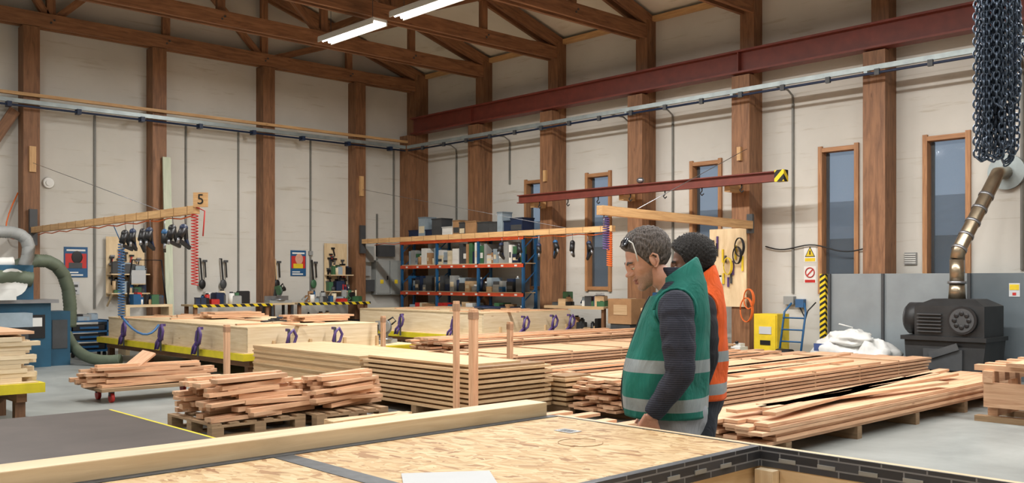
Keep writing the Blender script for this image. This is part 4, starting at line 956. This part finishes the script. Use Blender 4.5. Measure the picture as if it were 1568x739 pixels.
    for s in (1, -1):
        c = Vector((-.003, s * .205, 1.36)); v.tube([c + Vector((.098 * math.cos(a), -s * .045 * max(0, math.sin(a)) + s * .012, .10 * math.sin(a))) for a in [k * .3307 for k in range(20)]], .007, vest, 8)
    zp = []
    for _, (z, c, a, w) in fine:
        if .86 <= z <= 1.45 and (not zp or z > zp[-1][2]): wv = 1 + .025 * (math.sin(11 * z) * .5 + math.sin(-17 * z) * .35 + math.sin(23 * z) * .4); zp.append((c * (1 + belly) + a * wv + .001, 0, z))
    v.tube(zp, .005, 'black', 6)
    v.done(root, True)
    t = MB('trousers')
    t.loft([ring(.02, 0, z, a, w, 28) for z, a, w in ((.76, .14, .18), (.82, .165, .2), (.88, .17, .21), (.95, .145, .19))], trous)
    for s in (1, -1): t.tube([(.01, s * .09, .84), (.015, s * .1, .7), (.025, s * .11, .5), (.0, s * .12, .3), (-.02, s * .12, .07)], [.125, .116, .09, .082, .078], trous, 20)
    t.done(root, True, mods=remesh(.013))
    f = MB('shoes')
    for s in (1, -1):
        f.loft([[(x, s * .125 + (s * .02) * (x > .05) + w * math.cos(q), max(.0, z0 + hh * math.sin(q))) for q in [2 * math.pi * k / 16 for k in range(16)]] for x, w, z0, hh in ((-.1, .02, .04, .035), (-.08, .036, .045, .045), (-.02, .042, .055, .055), (.06, .045, .045, .045), (.13, .045, .035, .035), (.18, .03, .028, .028), (.195, .012, .02, .02))], 'black')
    f.done(root, True)
    head(root, name, headpos, hturn, hpitch, sk, hr, curly, glasses, 1.08)
    return root
armL = [(-.005, .215, 1.37), (-.02, .265, 1.22), (-.03, .295, 1.07), (.10, .27, .88)]
armR = [(-.005, -.215, 1.37), (-.01, -.265, 1.22), (-.01, -.29, 1.06), (.13, -.25, .88)]
person('man_in_green_vest', (3.68, 2.74, 0), rad(124), 'vest_teal', 'navy_knit', 'trousers', armL, armR, (.14, 0, 1.60), rad(16), rad(24), 'skin', 'hair_grey', False, True, 1.0, .3)
armL2 = [(-.005, .215, 1.37), (-.02, .26, 1.22), (-.03, .27, 1.08), (.05, .26, .84)]
armR2 = [(-.005, -.215, 1.37), (-.02, -.26, 1.22), (-.03, -.27, 1.08), (.05, -.26, .84)]
person('man_in_orange_vest', (4.39, 3.12, 0), rad(128), 'vest_orange', 'darktop', 'darktrousers', armL2, armR2, (.04, 0, 1.615), 0, rad(6), 'skin_dark', 'hair_black', True, False, .985)

# ------------------------------------------------------------------ world, camera
w = bpy.data.worlds.new('World'); bpy.context.scene.world = w; w.use_nodes = True
bg = w.node_tree.nodes['Background']; bg.inputs[0].default_value = (.42, .50, .60, 1); bg.inputs[1].default_value = .75
cam = bpy.data.cameras.new('Camera'); cam.lens = 32.76; cam.sensor_width = 36; cam.shift_y = .0373; cam.clip_end = 200
co = bpy.data.objects.new('Camera', cam); co.location = (0, 0, 1.5); co.rotation_euler = (rad(90), 0, rad(-43.3)); bpy.context.scene.collection.objects.link(co)
bpy.context.scene.camera = co
vs = bpy.context.scene.view_settings; vs.view_transform = 'Standard'; vs.exposure = 0
